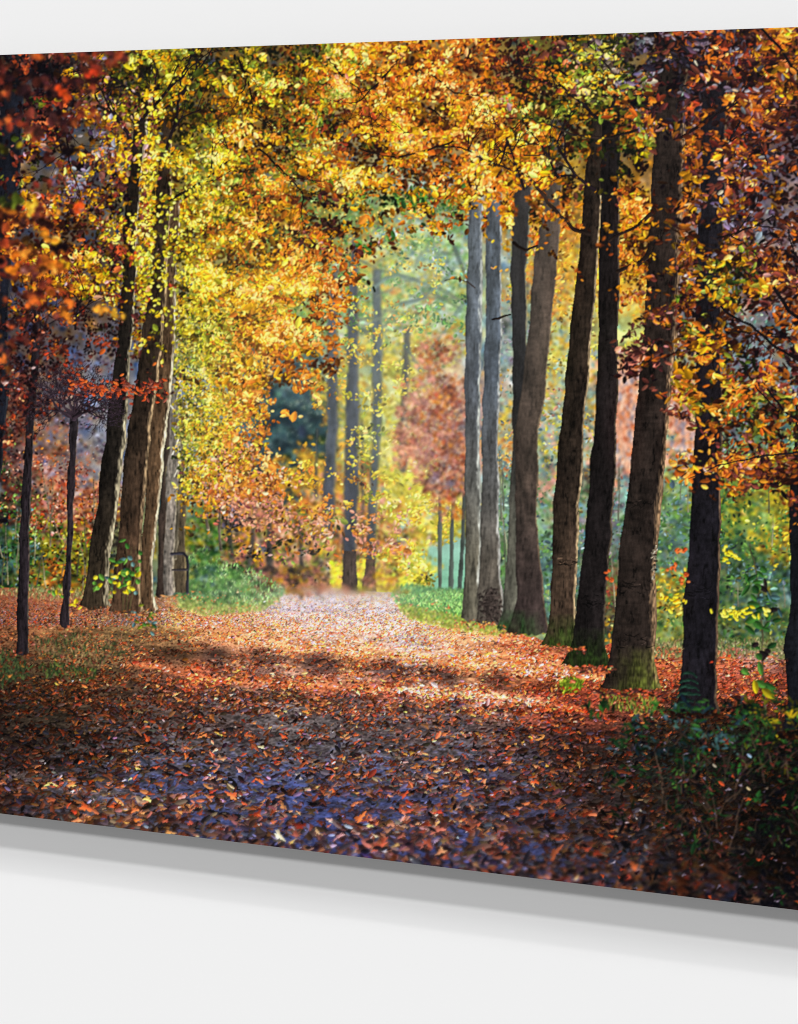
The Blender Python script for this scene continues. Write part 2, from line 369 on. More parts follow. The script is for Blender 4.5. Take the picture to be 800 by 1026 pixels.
# thin saplings before the meadow and the rose crown above them
Sp = Layer()
SPI = [ident('slender_sapling', 'trunk', k) for k in range(3)]
stroke(Sp, [(441,470),(441,540),(441,598)], 1.6, 2.0, (84,92,84), SPI[0], wob=.15); stroke(Sp, [(455,480),(453,540),(452,592)], 1.6, 2.2, (76,86,80), SPI[1], wob=.15); stroke(Sp, [(466,480),(464,540),(460,600)], 1.8, 2.3, (60,70,66), SPI[2], wob=.15)
B.over(Sp, .5)
C = Layer()
rose = palfield([(432,352,10,.6,.7,'RO'),(450,345,8,.3,.6,'PR'),(412,395,9,.6,.6,'P'),(428,380,10,.5,.6,'PO'),(440,410,14,.95,.64,'PRO'),(457,385,9,.5,.6,'PR'),(425,440,14,.85,.66,'PRP'),(450,450,12,.75,.6,'PRO'),
   (405,430,8,.5,.6,'P'),(395,425,7,.3,.6,'P'),(440,480,12,.9,.55,'PRV'),(457,490,8,.6,.6,'OP'),(447,508,6,.7,.8,'O'),(455,512,6,.5,.8,'O'),(400,370,10,0,.5,'P'),(392,400,8,0,.5,'P'),(420,500,10,0,.5,'P'),(400,480,12,0,.5,'P'),(430,320,12,0,.6,'PO'),(400,340,16,0,.6,'P'),(466,420,8,.5,.5,'PV'),(480,400,8,.0,.5,'P'),(440,540,14,0,.5,'P'),(465,350,10,0,.5,'P')])
foliage(C, rose, 560, (385,325,472,515), 1.9, ident('rose_leaved_tree', ''), per=12, length=14, spread_=3.5, jit=.3, bias=.0)
for _ in range(46):
    x0 = rng.uniform(418,462); y_ = rng.uniform(380,500); stroke(C, [(x0,y_),(x0+rng.normal(0,5),y_-8),(x0+rng.normal(0,12),y_-rng.uniform(16,34))], .7,.35,tuple(np.array([120,84,88])*rng.uniform(.7,1.3)), ident('rose_leaved_tree',''))
B.over(C, 1.0)
C = Layer(); foliage(C, rose, 170, (385,325,472,515), 1.5, ident('rose_leaved_tree', ''), per=10, length=14, spread_=3.5, jit=.3, bias=.2); B.over(C, .8)
print('far', time.time()-T0)

# understorey right, between and behind the trunks
C = Layer()
un = palfield([(505,250,10,.3,.8,'TY'),(506,340,10,.3,.6,'TV'),(505,400,10,.4,.7,'TG'),(506,440,10,.8,.7,'GTO'),(505,500,10,.5,.5,'TN'),(505,570,10,.6,.5,'N'),
  (555,360,12,.6,.75,'YTG'),(552,430,12,.8,.65,'TYP'),(550,500,12,.8,.6,'TNP'),(548,560,12,.9,.5,'NT'),(590,300,10,.5,.8,'GY'),(588,400,10,.5,.6,'GT'),(585,480,10,.6,.5,'KGN'),
  (575,260,10,1,.9,'G'),(628,350,8,.2,.8,'LY'),(628,400,10,.25,.8,'P'),(622,470,10,.6,.55,'TP'),(617,520,12,.9,.5,'TNV'),(614,580,10,1,.45,'NR'),(614,620,10,1,.4,'NKG'),
  (685,400,10,.4,.75,'P'),(682,450,10,.5,.7,'PTL'),(682,490,12,1,.65,'YTN'),(678,540,12,1,.5,'NT'),(675,600,12,1,.6,'YNG'),(672,630,12,.9,.5,'NL'),
  (740,440,16,.8,.55,'TNV'),(775,430,14,.8,.65,'TNY'),(740,480,16,1,.6,'NY'),(780,490,14,1,.65,'YL'),(755,530,18,1.2,.6,'YNN'),(790,540,14,1.,.7,'YG'),(730,570,16,1.2,.38,'NNT'),(770,580,16,1.2,.4,'NT'),
  (720,620,16,1,.45,'NL'),(770,620,16,1,.45,'NTL'),(860,480,40,1,.55,'NYG'),(860,600,40,1,.4,'NT'),(750,340,20,.5,.5,'VT'),(745,270,20,.6,.55,'VP'),(780,360,20,.5,.6,'VT'),(720,390,16,.5,.6,'VTY'),(800,200,30,.6,.5,'VM'),(740,200,30,.6,.4,'VM'),
  (560,200,30,1,.7,'GO'),(620,250,20,.8,.8,'G'),(640,200,16,1,.85,'GO')])
US = [(620,500,ident('green_shrub','',0)),(740,500,ident('green_shrub','',1)),(545,480,ident('green_shrub','',2)),(860,500,ident('green_shrub','',3))]
foliage(C, un, 3300, (490,190,975,650), 2.2, US, per=11, length=16, spread_=4, jit=.26, bias=.07, lean=.5, flat=1.3)
B.over(C, .9)
C = Layer(); foliage(C, un, 1300, (490,190,975,645), 1.7, US, per=9, length=16, spread_=5, jit=.34, bias=.12, flat=1.3); B.over(C, .4)
# pale stems among it
C = Layer()
for _ in range(26):
    x0 = rng.choice([505,553,550,585,618,622,680,684,735,750,765,780]); x0 += rng.normal(0,5); y0 = rng.uniform(440,640)
    stroke(C, [(x0,y0),(x0+rng.normal(0,4),y0-rng.uniform(25,80))], .7,.35, tuple(np.array([130,126,100])*rng.uniform(.4,1.)), int(nearest(US,[x0],[y0])[0]), wob=.25)
B.over(C, .4)
# crown of coral leaves glimpsed between the big trunks: soft vertical streaks
C = Layer(); n = 700
x = np.r_[rng.normal(629,8,450), rng.normal(686,5,250)]; y = np.r_[rng.uniform(362,470,450), rng.uniform(385,450,250)]
cc = tone(rng.choice([PK.index('P'),PK.index('P'),PK.index('R'),PK.index('V')], n), rng.uniform(.45,.95,n))
splat(C, x, y, rng.uniform(2.5,5,n), rng.uniform(1,1.8,n), math.pi/2+rng.normal(0,.4,n), cc.astype(F), np.full(n, ident('coral_crown','')))
B.over(C, 1.3)

# understorey left, behind the saplings
C = Layer()
ul = palfield([(15,400,16,.9,.4,'MR'),(50,440,14,.5,.65,'PO'),(85,440,14,.3,.5,'V'),(40,470,16,.8,.7,'PR'),(80,470,14,.6,.6,'RPV'),(60,495,18,1,.6,'RP'),(85,500,14,.9,.6,'PO'),(15,490,16,1,.4,'KNR'),(5,540,16,1.2,.3,'TN'),(5,580,12,1.2,.32,'TN'),
   (40,520,16,1,.6,'RPL'),(75,530,14,1,.6,'RYL'),(45,550,18,1,.55,'YNL'),(85,560,14,1,.55,'YL'),(60,580,18,.9,.5,'LYO'),(20,585,16,.8,.5,'LN'),(-50,480,30,1,.35,'KNR'),(-50,570,30,1,.3,'TN'),(60,590,20,.6,.6,'LO'),
   (100,380,20,.2,.6,'V'),(130,560,20,.3,.4,'K'),(60,350,40,.7,.4,'MV')])
UL = [(50,500,ident('red_shrub','',0)),(5,560,ident('dark_green_bush',''))]
foliage(C, ul, 1500, (-90,360,120,600), 2.1, UL, per=10, length=18, spread_=4.5, jit=.36)
B.over(C, .8)
C = Layer(); foliage(C, ul, 600, (-90,360,120,600), 1.7, UL, per=9, length=16, spread_=4.5, jit=.45, bias=.06)
for _ in range(36):
    x0 = rng.uniform(-20,112); y0 = rng.uniform(520,600); stroke(C, [(x0,y0),(x0+rng.normal(0,7),y0-rng.uniform(20,70))], .6,.3, tuple(np.array([130,120,96])*rng.uniform(.3,1.)), UL[0][2], wob=.3)
B.over(C, .35)

# ---------------------------------------------------------------- the ground
horizon = np.interp(PX[0], [-90,0,60,110,150,185,230,270,300,340,400,440,470,520,560,600,640,700,800,975], [590,590,592,600,600,592,588,590,588,590,594,600,612,634,644,646,648,650,652,655])
top = horizon[None, :]+(noise(7, 50)-.5)*np.interp(PX[0], [270,290,400,420], [5,1.6,1.6,5])[None, :]
G = GG = Layer(); gm = PY > top
base = ctrl([
 (-50,620,30,120,70,46),(0,600,18,150,92,58),(40,610,22,168,104,66),(90,620,22,150,92,60),(20,640,22,110,72,48),(70,650,22,116,100,62),(110,640,22,128,112,72),(150,628,18,150,110,70),(180,620,14,196,156,96),
 (0,680,24,54,44,32),(50,690,26,60,52,38),(110,680,22,92,64,44),(160,668,18,120,76,56),(0,730,30,34,26,22),(60,740,30,40,32,28),(120,720,26,62,50,46),(0,790,26,46,38,46),(60,790,20,70,62,62),(-60,760,40,36,28,26),
 (210,612,12,226,160,120),(215,630,16,214,140,96),(250,625,16,220,160,124),(270,604,10,180,170,180),(300,600,10,190,176,190),(330,606,12,196,188,210),(370,612,12,198,188,206),(300,592,6,176,140,126),(350,594,7,184,150,140),
 (310,622,14,214,184,176),(360,630,14,216,186,176),(300,640,14,226,160,124),(360,648,14,236,160,108),(250,645,12,220,146,104),(410,630,14,206,186,190),(440,645,14,226,176,150),(470,650,14,236,160,110),(520,660,14,222,130,84),(560,662,14,190,110,76),
 (215,655,9,80,68,66),(260,658,9,84,72,74),(320,664,9,96,80,80),(380,668,9,104,86,88),(440,672,9,110,86,80),(500,678,9,104,70,62),(180,650,9,110,84,60),
 (200,676,9,190,92,60),(260,674,9,160,110,92),(320,682,9,180,100,70),(380,690,9,196,106,76),(430,692,8,232,156,116),(490,700,9,230,150,110),(540,706,12,180,84,58),(590,710,14,150,66,46),
 (160,690,14,90,72,66),(220,695,12,92,78,76),(290,706,14,104,88,84),(360,712,14,104,84,80),(430,720,14,108,80,72),(500,728,14,98,70,62),(570,735,16,74,48,42),
 (200,740,26,76,60,56),(280,740,24,80,68,68),(360,750,24,84,74,76),(440,750,24,86,74,76),(520,765,24,68,56,62),
 (150,790,24,58,58,76),(230,790,24,58,60,86),(300,800,24,58,60,92),(380,800,24,68,66,90),(460,800,24,66,62,84),(540,810,26,56,50,62),(120,810,14,100,86,76),
 (300,840,20,50,56,104),(370,850,20,52,58,112),(450,860,22,52,58,104),(540,870,24,44,48,82),(620,880,26,36,42,70),(720,905,24,28,32,56),(800,910,24,22,22,32),
 (600,770,30,50,38,34),(600,820,30,50,42,44),(660,760,24,22,30,24),(720,740,26,16,24,18),(780,760,26,16,18,14),(700,800,30,34,28,24),(780,830,30,14,14,12),(680,860,26,34,32,36),(860,800,60,12,14,12),
 (640,700,14,150,70,46),(600,680,14,176,80,52),(650,660,14,190,92,60),(720,665,20,186,90,62),(760,655,14,170,140,130),(740,690,16,150,66,46),(700,650,12,150,150,96),(780,690,16,130,60,44),(860,680,40,120,60,44),(620,720,14,96,50,38),(700,722,16,60,36,28)], 3)
def strip(pts, th, x0, x1):
    c = np.interp(PX, [p[0] for p in pts], [p[1] for p in pts])+(noise(30, 900)-.5)*3
    e = np.clip((PX-x0)/25, 0, 1)*np.clip((x1-PX)/40, 0, 1)
    return (np.exp(-((PY-c)/th)**2)*e)[..., None]
q = strip([(100,660),(180,652),(260,657),(340,664),(430,672),(520,683),(640,700)], 8, 140, 600)*(.35+.95*fbm(22, 4, 3)[..., None])
base = base*(1-.42*q)
for y_, am in ((702,.2),(722,.25),(745,.22),(640,.12)):
    base = base*(1-am*strip([(100,y_-8),(350,y_),(600,y_+14)], 5, 60, 640)*fbm(30, 4, 3)[..., None]*1.6)
q = strip([(160,600),(200,636),(300,647),(400,657),(480,664),(520,668),(600,678)], 6, 190, 640); base = base*(1-.6*q)+np.array([240,160,100], F)*.6*q
q = strip([(100,664),(150,667),(220,682),(300,687),(380,690),(430,693),(500,700),(560,708),(640,716)], 4.5, 120, 610); base = base*(1-.7*q)+np.array([236,124,74], F)*.7*q
q = strip([(380,689),(430,692),(500,699),(560,706)], 2.5, 385, 560); base = base*(1-.8*q)+np.array([250,200,160], F)*.8*q
q = strip([(260,590),(300,593),(400,594)], 3.5, 262, 402); base = base*(1-.7*q)+np.array([164,120,104], F)*.7*q
q = strip([(260,604),(330,608),(400,612)], 8, 262, 410); base = base*(1-.7*q)+np.array([186,178,206], F)*.7*q
q = strip([(0,778),(80,790),(160,801),(300,812),(520,840)], 7, -60, 330); base = base*(1-.35*q)+np.array([150,128,112], F)*.35*q
LIT = ident('leaf_litter', ''); PATH = ident('path', ''); VL = ident('grass_verge', '', 0); VR = ident('grass_verge', '', 1); UG = ident('dark_undergrowth', '')
streak = fbm(26, 5, 4); n2 = fbm(6, 2.4, 3)
n3 = noise(1.3, .8)
G.rgb = np.clip(base*(.42+.5*streak+.3*n2+.45*n3)[..., None], 0, 255)
# bare patches of bluish gravel on the way
cx = np.interp(PY, [590,640,700,760,900], [330,330,310,290,330]); hw = np.interp(PY, [590,620,680,760,900], [45,90,190,260,330])
bare = np.clip(1-np.abs(PX-cx)/hw, 0, 1)**.5*np.clip((streak-.37)*6, 0, 1)*np.clip((PY-690)/60, 0, 1)
cold = np.clip((PY-745)/60+(n2-.5), 0, 1)[..., None]
blue = (np.array([56,66,112], F)*cold+np.array([84,79,78], F)*(1-cold))*(.75+.5*n2[..., None])*np.interp(PY, [690,760,860,900], [1.5,1.15,1.0,.9])[..., None]
G.rgb = G.rgb*(1-.75*bare[..., None])+blue*.75*bare[..., None]
G.id[:] = np.where((np.abs(PX-cx) < hw), PATH, LIT); G.a[:] = gm
G.rgb *= 1
# scattered leaves: rows from far to near, larger towards the viewer; each takes the light of its spot
def litter(n, y0, y1, tints, bm, bs, cover=None, xr=(X0, X1), sizek=1.0, kind='lobed', asp=(.3, .6), G=None):
    G = G or GG
    y = y0+(y1-y0)*rng.random(n); y = np.sort(y); x = rng.uniform(xr[0], xr[1], n)
    ok = y > sample(top, x, y)+1
    if cover is not None: ok &= rng.random(n) < sample(cover, x, y)
    x, y = x[ok], y[ok]; n = len(x)
    if not n: return
    g = sample(base, x, y); lum = g.mean(1, keepdims=True)
    T = np.array(tints, F)[rng.integers(0, len(tints), n)]
    c = (g*.45+lum*.55)*T*np.exp(rng.normal(bm, bs, (n, 1)))*rng.normal(1, .07, (n, 3))
    a = np.interp(y, [590,640,700,800,910], [.8,1.35,2.4,4.3,6.6])*rng.lognormal(0, .3, n)*sizek
    splat(G, x, y, a, a*rng.uniform(asp[0], asp[1], n), rng.normal(0, .55, n), np.clip(c, 2, 255).astype(F), np.where(np.abs(x-np.interp(y, [590,640,700,760,900], [330,330,310,290,330])) < np.interp(y, [590,620,680,760,900], [45,90,190,260,330]), PATH, LIT), kind=kind, soft=.18)
lumb = base.mean(2)
grit = np.clip((PY-640)/80, 0, 1)[..., None]*(.55*(noise(2.2, 1.1)-.5)+.4*(noise(5, 1.8)-.5))[..., None]
G.rgb = np.clip(G.rgb*(1+grit), 0, 255); del grit
keepc = np.clip(1-.7*bare, 0, 1)*np.clip(2.6*(fbm(30, 7, 4)-.2), .2, 1)
TD = [(.66,.5,.46),(.54,.48,.5),(.72,.5,.42),(.46,.4,.44)]          # curled, facing away from the light
TM = [(1.3,.7,.42),(1.12,.64,.42),(1.3,.86,.52),(1.05,.8,.66),(.95,.64,.5)]
TO = [(1.7,.78,.42),(1.8,.95,.48),(1.75,.7,.36),(1.6,1.1,.56)]
TV_ = [(1.25,1.16,1.24),(1.15,1.12,1.3),(1.3,1.1,1.06)]
sun = np.clip((lumb-112)/60, 0, 1); shd = 1-sun
LF = dict(kind='leaf', asp=(.22, .5))
far_c = np.clip(.25+np.abs(PX-330)/90-.3+np.clip((598-PY)/6, 0, 1), .12, 1)
litter(24000, 587, 626, TM, .1, .25, far_c, sizek=.9, **LF)
litter(11000, 587, 626, TD, .3, .2, None, sizek=.8, **LF)
litter(16000, 587, 628, TV_, -.05, .15, None, sizek=.8, **LF)
litter(8000, 614, 636, TO, .0, .25, sun, sizek=.9)
litter(20000, 588, 705, TD, 0, .25, keepc*(1-.7*sun), sizek=.85, **LF)
litter(30000, 588, 715, TM, .05, .35, keepc, **LF)
litter(20000, 588, 715, TO, .0, .22, sun*keepc)
litter(9000, 588, 715, TV_, .15, .2, sun, sizek=.8, **LF)
litter(12000, 690, 940, TD, .15, .35, keepc, **LF)
litter(18000, 675, 940, TM, .02, .38, keepc, sizek=.85)
litter(11000, 690, 940, TM, .15, .4, keepc, sizek=.85, **LF)
litter(6000, 690, 940, TV_, -.1, .2, keepc, sizek=.8, **LF)
litter(4600, 675, 940, TM, .55, .35, keepc, asp=(.25, .5))
litter(2600, 675, 940, TO, .15, .35, keepc*shd, sizek=.9)
litter(4000, 690, 940, TD, -.1, .4, keepc, sizek=.65, **LF)
litter(700, 700, 940, TV_, .45, .3, keepc, xr=(X0, 660), sizek=.5, **LF)
litter(110, 700, 905, TO, .8, .25, keepc*shd, xr=(-90, 640), sizek=1.0)
litter(220, 640, 905, TV_, .9, .3, keepc, xr=(20, 800), sizek=.42)
G.rgb = np.clip(G.rgb, 3, 255)
# depth of field: near and far ground soft, the middle sharp
soft1 = blur(G.rgb, 1.15)
k = (np.clip((PY-770)/110, 0, 1)+.7*np.clip((620-PY)/22, 0, 1))[..., None].clip(0, 1)
G.rgb = G.rgb*(1-k)+soft1*k; del soft1
G.id = np.where(G.a > 0, G.id, 0).astype(np.int16)
B.over(G)
del G, GG, bare, blue
print('ground', time.time()-T0)

def grass(L, n, poly, cols, idn, hgt, clip=None, lean=.25):
    """blades inside the outline poly"""
    P = np.array(poly, float); x = rng.uniform(P[:,0].min(), P[:,0].max(), n*3); y = rng.uniform(P[:,1].min(), P[:,1].max(), n*3)
    ins = np.zeros(len(x), bool); j = len(P)-1
    for i in range(len(P)):
        c = (P[i,1] > y) != (P[j,1] > y); ins ^= c & (x < (P[j,0]-P[i,0])*(y-P[i,1])/(P[j,1]-P[i,1]+1e-9)+P[i,0]); j = i
    x, y = x[ins][:n], y[ins][:n]; o = np.argsort(y); x, y = x[o], y[o]; n = len(x)
    cl = np.array(cols, F)[rng.integers(0, len(cols), n)]*rng.uniform(.7, 1.25, (n, 1))
    a = hgt*rng.uniform(.6, 1.4, n)
    splat(L, x, y, a, a*.22, math.pi/2+rng.normal(0, lean*2, n), cl.astype(F), np.full(n, idn), soft=.3)

V = Layer()
grass(V, 2600, [(184,560),(203,552),(225,570),(256,578),(290,590),(280,599),(250,608),(190,606),(178,600)], [(90,140,80),(96,160,80),(84,130,84),(140,176,96),(160,190,120)], VL, 2.6)
grass(V, 900, [(176,596),(250,600),(284,598),(262,612),(205,617),(178,608)], [(150,168,74),(170,184,90),(196,186,110),(120,150,70)], VL, 2.0)
grass(V, 2200, [(392,592),(410,586),(440,590),(470,592),(482,612),(478,628),(440,620),(402,612)], [(80,150,70),(110,176,90),(70,130,84),(140,190,100)], VR, 2.8)
grass(V, 1100, [(398,604),(430,610),(480,620),(512,630),(500,637),(450,630),(405,618)], [(160,180,60),(184,196,76),(140,164,60),(200,180,110)], VR, 1.9)
B.over(V, .7)
C = Layer()
crest = palfield([(262,578,9,1,.5,'PKG'),(285,584,8,1,.5,'PGK'),(310,586,7,.8,.5,'PG'),(335,588,6,.35,.5,'P'),(360,588,6,.2,.5,'PY'),(385,586,7,.8,.62,'GPY'),(398,584,8,1,.6,'GPN'),(340,570,8,0,.5,'P'),(330,604,8,0,.5,'P'),(290,600,6,0,.5,'P'),(380,600,6,0,.5,'P'),(250,560,8,.4,.5,'P')])
foliage(C, crest, 190, (250,568,408,596), 1.6, ident('golden_thicket',''), per=9, length=12, spread_=2.5, jit=.2, gam=1.3)
B.over(C, .9)
V = Layer()
grass(V, 700, [(186,560),(205,545),(225,562),(262,572),(282,588),(262,606),(190,600)], [(130,190,90),(166,208,116),(100,160,84),(190,210,150)], VL, 2.0)
grass(V, 500, [(395,596),(440,592),(470,594),(478,620),(440,612)], [(140,196,90),(166,212,116),(110,170,84)], VR, 2.0)
GR = ident('grass_tuft','',0)
grass(V, 300, [(30,640),(70,632),(110,640),(130,655),(96,668),(60,660),(40,655)], [(74,84,46),(96,92,54),(128,104,70),(56,66,40),(110,80,56)], GR, 2.6)
grass(V, 130, [(30,668),(60,664),(100,672),(92,682),(50,678)], [(56,78,40),(80,96,44),(50,60,36)], GR, 2.8)
grass(V, 150, [(0,650),(24,655),(30,675),(0,690)], [(50,66,40),(70,80,44)], GR, 3)
grass(V, 420, [(-20,592),(40,588),(112,592),(110,602),(40,600)], [(150,150,90),(176,160,110),(110,110,64),(170,110,76)], GR, 2)
grass(V, 130, [(562,684),(576,678),(584,684),(578,692),(564,692)], [(110,130,30),(140,160,40),(80,110,30)], ident('grass_tuft','',1), 4)
grass(V, 900, [(640,645),(660,640),(800,640),(840,650),(800,662),(700,656),(650,660)], [(110,124,70),(140,146,90),(90,104,60),(170,160,120),(140,110,80)], ident('grass_tuft','',2), 2.4)
grass(V, 120, [(600,692),(650,696),(668,706),(640,716),(612,708)], [(120,130,50),(90,110,40),(150,130,60)], ident('grass_tuft','',3), 3)
B.over(V, .25)

# ---------------------------------------------------------------- ivy bank and left middle trees
V = Layer()
bank = palfield([(190,540,12,.8,.6,'NY'),(203,505,9,.8,.68,'NT'),(205,530,12,.8,.7,'NNY'),(218,555,10,.8,.7,'NNY'),(200,565,12,1.,.55,'NT'),(238,575,9,.6,.65,'N'),(205,485,8,.4,.6,'NT'),(240,545,12,0,.5,'N'),(228,520,10,0,.5,'N'),(190,590,10,.5,.6,'N'),(250,590,12,.3,.65,'N'),(265,570,12,0,.6,'N'),(225,495,10,0,.6,'N'),(225,590,10,.4,.6,'N')])
foliage(V, bank, 420, (180,480,262,602), 1.5, ident('ivy_bank',''), per=10, length=12, spread_=3.5, jit=.35)
B.over(V, 1.0)
M = Layer()
bn = [0]
def tr(k, p='trunk'):
    if p == 'branch': bn[0] += 1; return ident('tree', p, k, bn[0])
    return ident('tree', p, k)
trunk(M, [(400,180,186),(480,180,188),(540,175,186),(594,172,187)], (96,82,62), (170,150,100), tr(15), rimw=.12, seed=15)
trunk(M, [(300,178,184),(400,172,180),(460,167,180),(500,164,178),(560,163,175),(596,161,175)], (128,118,108), (190,176,150), tr(14), rimw=.2, seed=14, tex=.35, band=.25)
trunk(M, [(380,166,171),(470,162,168),(540,159,165),(598,157,164)], (58,46,40), (120,100,80), tr(13), rimw=.1, seed=13)
for pts in ([(182,470),(178,520),(176,560)], [(205,480),(208,530)], [(212,470),(216,500)], [(220,500),(221,550)]):
    stroke(M, pts, 1.2, 1.6, (120,110,90), ident('ivy_bank',''))
# pale bare twigs beside them
for _ in range(70):
    x0, y0 = rng.uniform(172,204), rng.uniform(300,500); a = rng.normal(-1.15,.5); l = rng.uniform(12,46)
    stroke(M, [(x0,y0),(x0+math.cos(a)*l*.5+rng.normal(0,2),y0+math.sin(a)*l*.5),(x0+math.cos(a)*l,y0+math.sin(a)*l)], .75,.35, tuple(np.array([190,184,165])*rng.uniform(.35,1.05)), tr(14,'twig'))
B.over(M, .35)
R_ = Layer(); RL = ident('pipe_railing','')
stroke(R_, [(172,555),(184,554.5),(187.5,558),(188.5,566),(188,594)], 1.3,1.5,(52,50,58), RL, wob=.1); stroke(R_, [(173,571),(187,571)], 1.1,1.1,(70,64,66), RL, wob=.1)
B.over(R_, .3)
C = Layer()
yt = palfield([(192,440,10,.3,.7,'YL'),(196,400,12,.4,.75,'YL'),(205,340,16,.8,.75,'YL'),(210,300,18,1,.8,'YG'),(215,385,14,.75,.84,'YG'),(205,430,12,.9,.75,'YG'),(222,425,14,.8,.82,'GYO'),(203,470,12,.7,.85,'GY'),(225,470,14,.9,.74,'OPG'),(243,450,12,.7,.78,'GO'),
   (215,495,10,.6,.7,'OP'),(240,478,12,.7,.7,'PO'),(232,505,10,.55,.6,'PVO'),(255,480,9,.4,.6,'O'),(265,455,9,.4,.8,'O'),(255,505,10,.3,.5,'P'),(245,410,12,.6,.82,'GO'),(240,360,16,.8,.82,'GYO'),(262,380,8,.35,.8,'O'),(285,375,12,0,.8,'O'),(290,410,14,0,.8,'O'),(222,525,8,.12,.5,'PK'),(195,510,8,.1,.5,'G'),(280,440,12,0,.6,'O'),(240,545,12,0,.5,'O'),(200,280,20,.9,.8,'Y')])
foliage(C, yt, 900, (178,300,285,535), 2.1, ident('golden_crown','',0), per=12, length=20, spread_=4, jit=.36, lean=.6, twig=.02)
B.over(C, .55)
C = Layer(); foliage(C, yt, 400, (178,300,285,525), 1.9, ident('golden_crown','',0), per=10, length=18, spread_=4, jit=.42, lean=.6, bias=.1, leafang=1.4); B.over(C, .3)
print('mid', time.time()-T0)

# ---------------------------------------------------------------- the avenue, right row far to near
M = Layer()
trunk(M, [(150,472,486),(230,469,484),(330,467,483),(430,466,481),(530,467,482),(590,465,482),(622,463,482)], (82,88,98), (196,198,188), tr(1), rimw=.26, seed=21, lowtint=(380,560,(104,98,84)), crack=.25, tex=.22, dark=.75)
trunk(M, [(150,488,503),(230,487,502),(330,487,503),(430,483,499),(500,483,500),(580,480,502),(600,479,504),(626,479,505)], (78,86,98), (204,204,196), tr(2), rimw=.16, seed=22, lowtint=(380,560,(100,92,82)), crack=.25, tex=.22, dark=.75)
B.over(M, .35)
M = Layer()   # the burr at the foot of the second
n = 420; x = rng.normal(492,4.6,n); y = rng.normal(607,8,n); c = np.array([[58,50,46]])*rng.uniform(.6,1.5,(n,1))
splat(M, x, y, rng.uniform(1,2.6,n), rng.uniform(.6,1.2,n), rng.normal(0,.9,n), c.astype(F), np.full(n, tr(2,'burr')), clip=(PX > 478.5)&(PX < 505.5)&(PY > 588)&(PY < 625))
B.over(M, .35); M = Layer()
trunk(M, [(120,519,535),(200,515,533),(270,512,528),(330,513,528),(380,514,527),(430,514,524),(500,510,523),(560,508,523),(600,505,523),(632,500,526)], (34,32,34), (170,160,120), tr(3), rimw=.14, seed=23, lowtint=(400,540,(98,96,84)), moss=(22,(44,84,40),0), tex=.2, crack=.2)
trunk(M, [(120,552,567),(200,545,562),(250,537,560),(330,530,552),(400,521,546),(430,516,540),(500,517,538),(560,518,541),(600,518,545),(636,510,549)], (66,54,47), (150,128,98), tr(4), rimw=.08, seed=24, lowtint=(480,620,(66,54,52)), moss=(26,(44,84,40),-1), tex=.24, band=.2, crack=.25)
B.over(M, .25)
M = Layer()
trunk(M, [(30,600,618),(100,596,612),(150,590,606),(190,586,603),(260,580,600),(330,571,593),(380,567,590),(430,562,586),(500,555,581),(560,553,579),(600,552,577),(628,549,577),(648,544,581)], (42,34,28), (214,186,140), tr(5), rimw=.12, seed=25, moss=(34,(56,86,28),0), tex=.36, dark=.7, lowtint=(480,600,(74,58,46)))
trunk(M, [(30,607,625),(100,604,622),(180,603,621),(260,601,621),(330,600,620),(400,597,619),(430,596,618),(500,589,615),(560,583,611),(600,579,608),(640,574,606),(668,563,611)], (29,25,25), (112,98,78), tr(6), rimw=.1, seed=26, moss=(40,(42,66,24),0), tex=.3, dark=.8)
trunk(M, [(15,662,694),(60,660,690),(100,657,688),(150,655,687),(200,652,684),(260,649,682),(330,645,679),(370,642,675),(430,635,669),(470,632,666),(530,624,661),(575,619,657),(600,617,658),(630,614,658),(660,611,656),(692,603,662)], (43,35,31), (160,128,94), tr(7), rimw=.2, seed=27, moss=(46,(112,124,46),1), tex=.34, band=.18, dark=.72, crack=.6)
trunk(M, [(15,700,732),(60,700,730),(130,702,728),(200,702,727),(250,698,725),(330,697,723),(400,697,724),(430,696,724),(500,693,723),(560,690,722),(600,685,720),(640,685,719),(700,680,718),(716,677,720)], (27,25,30), (140,112,82), tr(8), rimw=.09, seed=28, tex=.32, dark=.8)
trunk(M, [(400,798,830),(430,797,829),(470,793,827),(530,790,826),(600,792,826),(640,787,824),(700,789,826),(732,785,832)], (24,25,30), (110,92,74), tr(9), rimw=.08, seed=29, tex=.3, rough=1.2)
# rugged collars where the bark swells
body = M.a > 0
for (xc, yc, wd, hh, k) in [(637,588,20,9,7),(637,640,21,9,7),(705,592,16,8,8),(569,562,12,6,5),(595,602,13,6,6),(641,505,15,4,7)]:
    for j in range(16):
        x0 = xc+rng.uniform(-wd,wd*.6); y0 = yc+rng.normal(0,hh*.5); l = rng.uniform(3,9)
        own = M.rgb[int((y0-Y0)*S), int((x0-X0)*S)]
        stroke(M, [(x0,y0),(x0+l*.5,y0+rng.normal(.8,.6)),(x0+l,y0+rng.normal(0,.8))], .8,.4, tuple(own*rng.choice([.72,.8,1.2])), tr(k), clip=body)
# pale mark on the big trunk
for j in range(36):
    x0 = rng.normal(657,1.2); y0 = rng.uniform(545,578); stroke(M, [(x0,y0),(x0+rng.normal(0,.8),y0+rng.uniform(2,6))], .8,.4,tuple(np.array([176,160,134])*rng.uniform(.5,1.05)), tr(7), clip=body)
splat(M, np.array([657,657.5,656,657]), np.array([556,562,566,571.]), np.array([1.6,2,1.6,1.8]), np.array([1,1.2,1,1.1]), 0, np.tile(fcol(40,32,30),(4,1)), np.full(4,tr(7)), kind='dot')
B.over(M)
